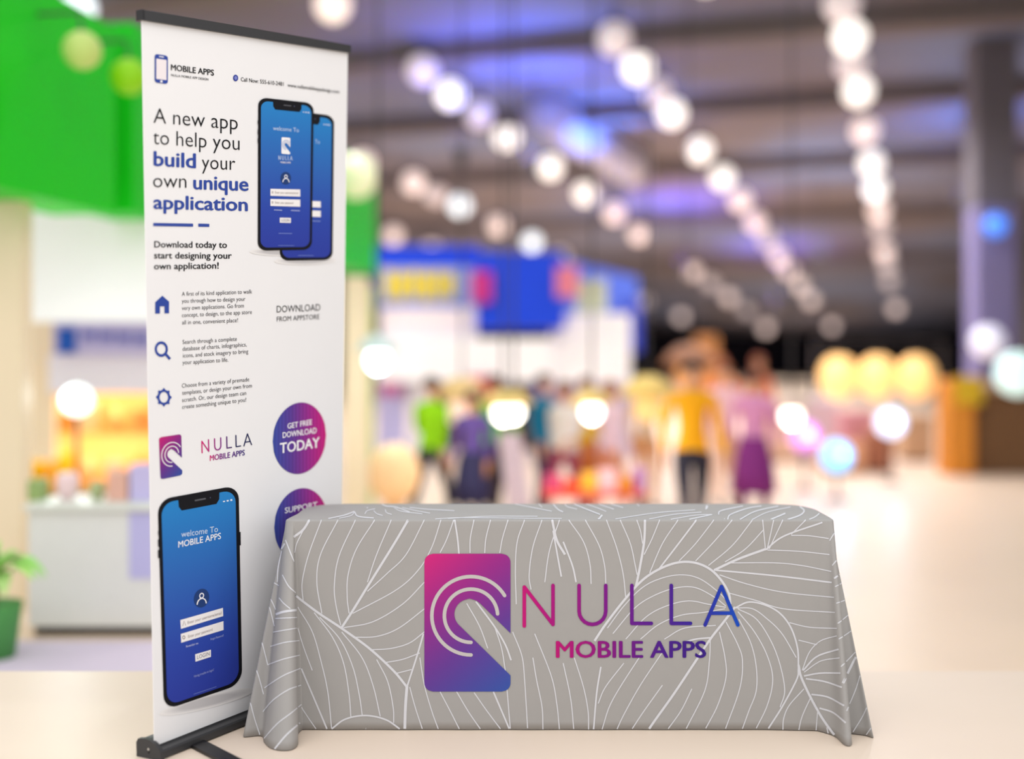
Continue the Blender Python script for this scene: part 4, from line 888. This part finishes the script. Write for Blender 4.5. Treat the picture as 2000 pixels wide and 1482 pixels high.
# ------------------------------------------------------------------ goods among the crowd
def pedestal_ball(px, py, D, r, rgb, label):
    p = P(px, py, D); t = thing('display_globe', label, 'display', (p.x, D, HF))
    MB().sphere(p, r, 20, 1.15).build('globe', mat('globe%s' % (rgb,), rgb, .6), t, True)
    MB().lathe([(.001, 0), (r*.8, 0), (r*.75, .04), (r*.35, .1), (r*.35, p.z-r-HF), (r*.5, p.z-r*.95-HF), (.001, p.z-r*.95-HF)], (p.x, D, HF), 18).build('pedestal', mat('peach_pedestal', (236, 190, 140), .6), t, True)
pedestal_ball(770, 925, 11.5, .25, (250, 208, 158), 'peach coloured display globe right of the cream post')
A = P(985, 862, 13); B = P(1042, 1010, 12); 
t = thing('signboard', 'tilted pale pink signboard behind the table centre', 'signboard', (P(1010, 0, 12.2).x, 12.2, HF))
x0, x1 = P(984, 0, 12.2).x, P(1040, 0, 12.2).x; zt = P(0, 850, 12.2).z
MB().prism([Vector((x0-.06, 12.5, zt)), Vector((x1-.12, 12.5, zt)), Vector((x1+.02, 12.2, HF+.1)), Vector((x0+.05, 12.2, HF+.1))], (0, .03, 0)).build('board', mat('blush_board', (212, 192, 202), .6), t)
for x in (x0+.07, x1-.03): MB().tube([(x, 12.24, HF), (x-.08, 12.56, zt-.05)], .012, 6).build('leg', M_cap, t)
dt = thing('display_table', 'low display table with red cloth behind the table centre', 'table', (P(1140, 0, 11.6).x, 11.6, HF))
zz = P(0, 962, 11.4).z
MB().bbox((P(1060, 0, 11.4).x, 11.3, zz-.04), (P(1262, 0, 11.4).x, 11.9, zz), .01).build('table_top', mat('red_cloth', (214, 84, 62), .7), dt)
for x in (1066, 1254):
    for y in (11.35, 11.82): xx = P(x, 0, 11.4).x; MB().box((xx-.02, y, HF), (xx+.02, y+.04, zz-.03)).build('leg', M_cap, dt)
for i, (x, w, h, c, lb) in enumerate([(1080, 34, 30, (196, 70, 110), 'magenta box'), (1116, 30, 22, (220, 80, 40), 'red box'), (1150, 30, 34, (240, 190, 60), 'yellow box'), (1186, 36, 40, (242, 200, 206), 'pale pink box'), (1222, 30, 26, (224, 150, 50), 'ochre box'), (1248, 20, 44, (176, 110, 190), 'violet box')]):
    p = P(x, 0, 11.6); s_ = 11.6/F
    tag(MB().bbox((p.x-w*s_/2, 11.5, zz), (p.x+w*s_/2, 11.68, zz+h*s_), .008).build('box', mat('tb%d' % i, c, .6)), lb+' on the low red display table', 'box', 'boxes on the red display table')
# tall brown post and dark stall far back
tag(MB().pbox(1362, 655, 1402, fy(30), 30, .5, .02).build('pillar', mat('brown_pillar', (150, 100, 56), .7)), 'brown pillar far back above the orange shirt', 'pillar')

# amber lantern stall
lt_ = thing('lantern_rack', 'dark rack carrying the three amber lanterns on the right', 'rack', (P(1715, 0, 25).x, 25, HF))
zb = P(0, 664, 25).z
for x in (1592, 1842): xx = P(x, 0, 25).x; MB().box((xx-.03, 24.97, HF), (xx+.03, 25.03, zb)).build('post', M_cap, lt_)
MB().box((P(1588, 0, 25).x, 24.97, zb-.05), (P(1846, 0, 25).x, 25.03, zb)).build('beam', M_cap, lt_)
for i, (x, nm) in enumerate(((1638, 'left'), (1714, 'middle'), (1790, 'right'))):
    p = P(x, 736, 25); r = .385
    t = thing('lantern', '%s one of the three big glowing amber lanterns' % nm, 'lantern', (p.x, p.y, p.z-r), 'amber lanterns')
    MB().sphere(p, r, 18, 1.15).build('lantern_paper', mat('amber_paper', (255, 200, 126), .6, emit=.75), t, True)
    MB().lathe([(.001, .02), (.12, .02), (.12, -.03), (.001, -.03)], p+Vector((0, 0, r*1.15)), 12).build('cap_ring', M_cap, t)
    MB().tube([p+Vector((0, 0, r*1.15)), Vector((p.x, p.y, zb-.02))], .01, 6).build('cord', M_cap, t)
# right side: lamps on low posts, displays, booth
spot_globe(1740, 826, 17, .2, (206, 222, 255), 1.5, 'globe_lamp', 'pale blue-white globe lamp under the amber lanterns', 'lamp')
spot_globe(1634, 890, 15, .2, (130, 196, 255), 1.3, 'globe_lamp', 'light blue globe lamp low on the open floor', 'lamp')
spot_globe(1572, 852, 16, .2, (226, 150, 240), .7, 'globe_lamp', 'magenta pink globe lamp left of the light blue one', 'lamp')
for i, (x, w, h, D, c, lb) in enumerate([(1680, 60, 110, 19, (214, 150, 160), 'rose pink display block under the amber lanterns'), (1722, 50, 80, 18.2, (170, 110, 84), 'brown display block under the amber lanterns'), (1600, 70, 120, 20, (214, 190, 200), 'pale lilac display block left of the rose pink one'), (1795, 60, 90, 20, (200, 164, 130), 'tan display block under the right amber lantern'), (1530, 60, 130, 20, (230, 196, 170), 'beige display block behind the purple skirt'), (1650, 80, 60, 18, (230, 170, 130), 'low salmon display block near the light blue lamp')]):
    p = P(x, 0, D); s_ = D/F
    o = thing('display_block', lb, 'display', (p.x, D, HF), 'display blocks on the open floor')
    MB().bbox((p.x-w*s_/2, D, HF+.05), (p.x+w*s_/2, D+.5, HF+h*s_), .02).build('body', mat('blk%d' % i, c, .6), o)
    MB().box((p.x-w*s_/2+.03, D+.03, HF), (p.x+w*s_/2-.03, D+.47, HF+.06)).build('plinth', M_cap, o)
rb = thing('market_booth', 'brown booth with orange side panel at the right edge', 'booth', (P(1935, 0, 18).x, 18.3, HF))
MB().pbox(1900, 762, 2030, fy(18), 18, .8, .02).build('body', mat('dark_wood', (126, 92, 62), .7), rb)
MB().pbox(1852, 742, 1904, fy(17.8), 17.8, .5, .02).build('side_panel', mat('orange_panel', (222, 142, 50), .6), rb)
MB().pbox(1868, 736, 1920, 790, 17.75, .1, .01).build('name_panel', mat('mustard_panel', (216, 178, 40), .6), rb)
MB().pbox(1896, 752, 2040, 766, 17.9, 1.0, .01).build('counter_top', mat('tan_top', (190, 160, 124), .5), rb)
p = P(1948, 0, 19.6); pil = thing('pillar', 'tall violet grey pillar at the right edge', 'pillar', (p.x, 19.6, HF))
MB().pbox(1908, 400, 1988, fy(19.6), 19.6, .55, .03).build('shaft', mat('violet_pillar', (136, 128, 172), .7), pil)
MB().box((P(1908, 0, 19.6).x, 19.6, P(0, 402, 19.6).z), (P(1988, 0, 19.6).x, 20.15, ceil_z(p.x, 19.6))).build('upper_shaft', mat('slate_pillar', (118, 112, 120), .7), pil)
def wall_globe(px, py, D, r, rgb, emit, label):
    p = P(px, py, D); t = thing('bracket_lamp', label, 'lamp', (p.x, p.y, p.z-r))
    MB().sphere(p, r, 14).build('globe', mat('glow%s_%g' % (rgb, emit), rgb, .4, emit=emit), t, True)
    MB().tube([p+Vector((0, r*.9, 0)), p+Vector((0, r+.3, 0))], .02, 6).build('bracket', M_cap, t)
wall_globe(1945, 440, 19.2, .18, (80, 140, 255), .9, 'blue lamp on the violet grey pillar')
wall_globe(1930, 668, 19.0, .26, (226, 224, 240), .6, 'white lamp low on the violet grey pillar')
wall_globe(1988, 730, 16.4, .3, (206, 236, 232), .7, 'pale teal lamp above the brown booth')
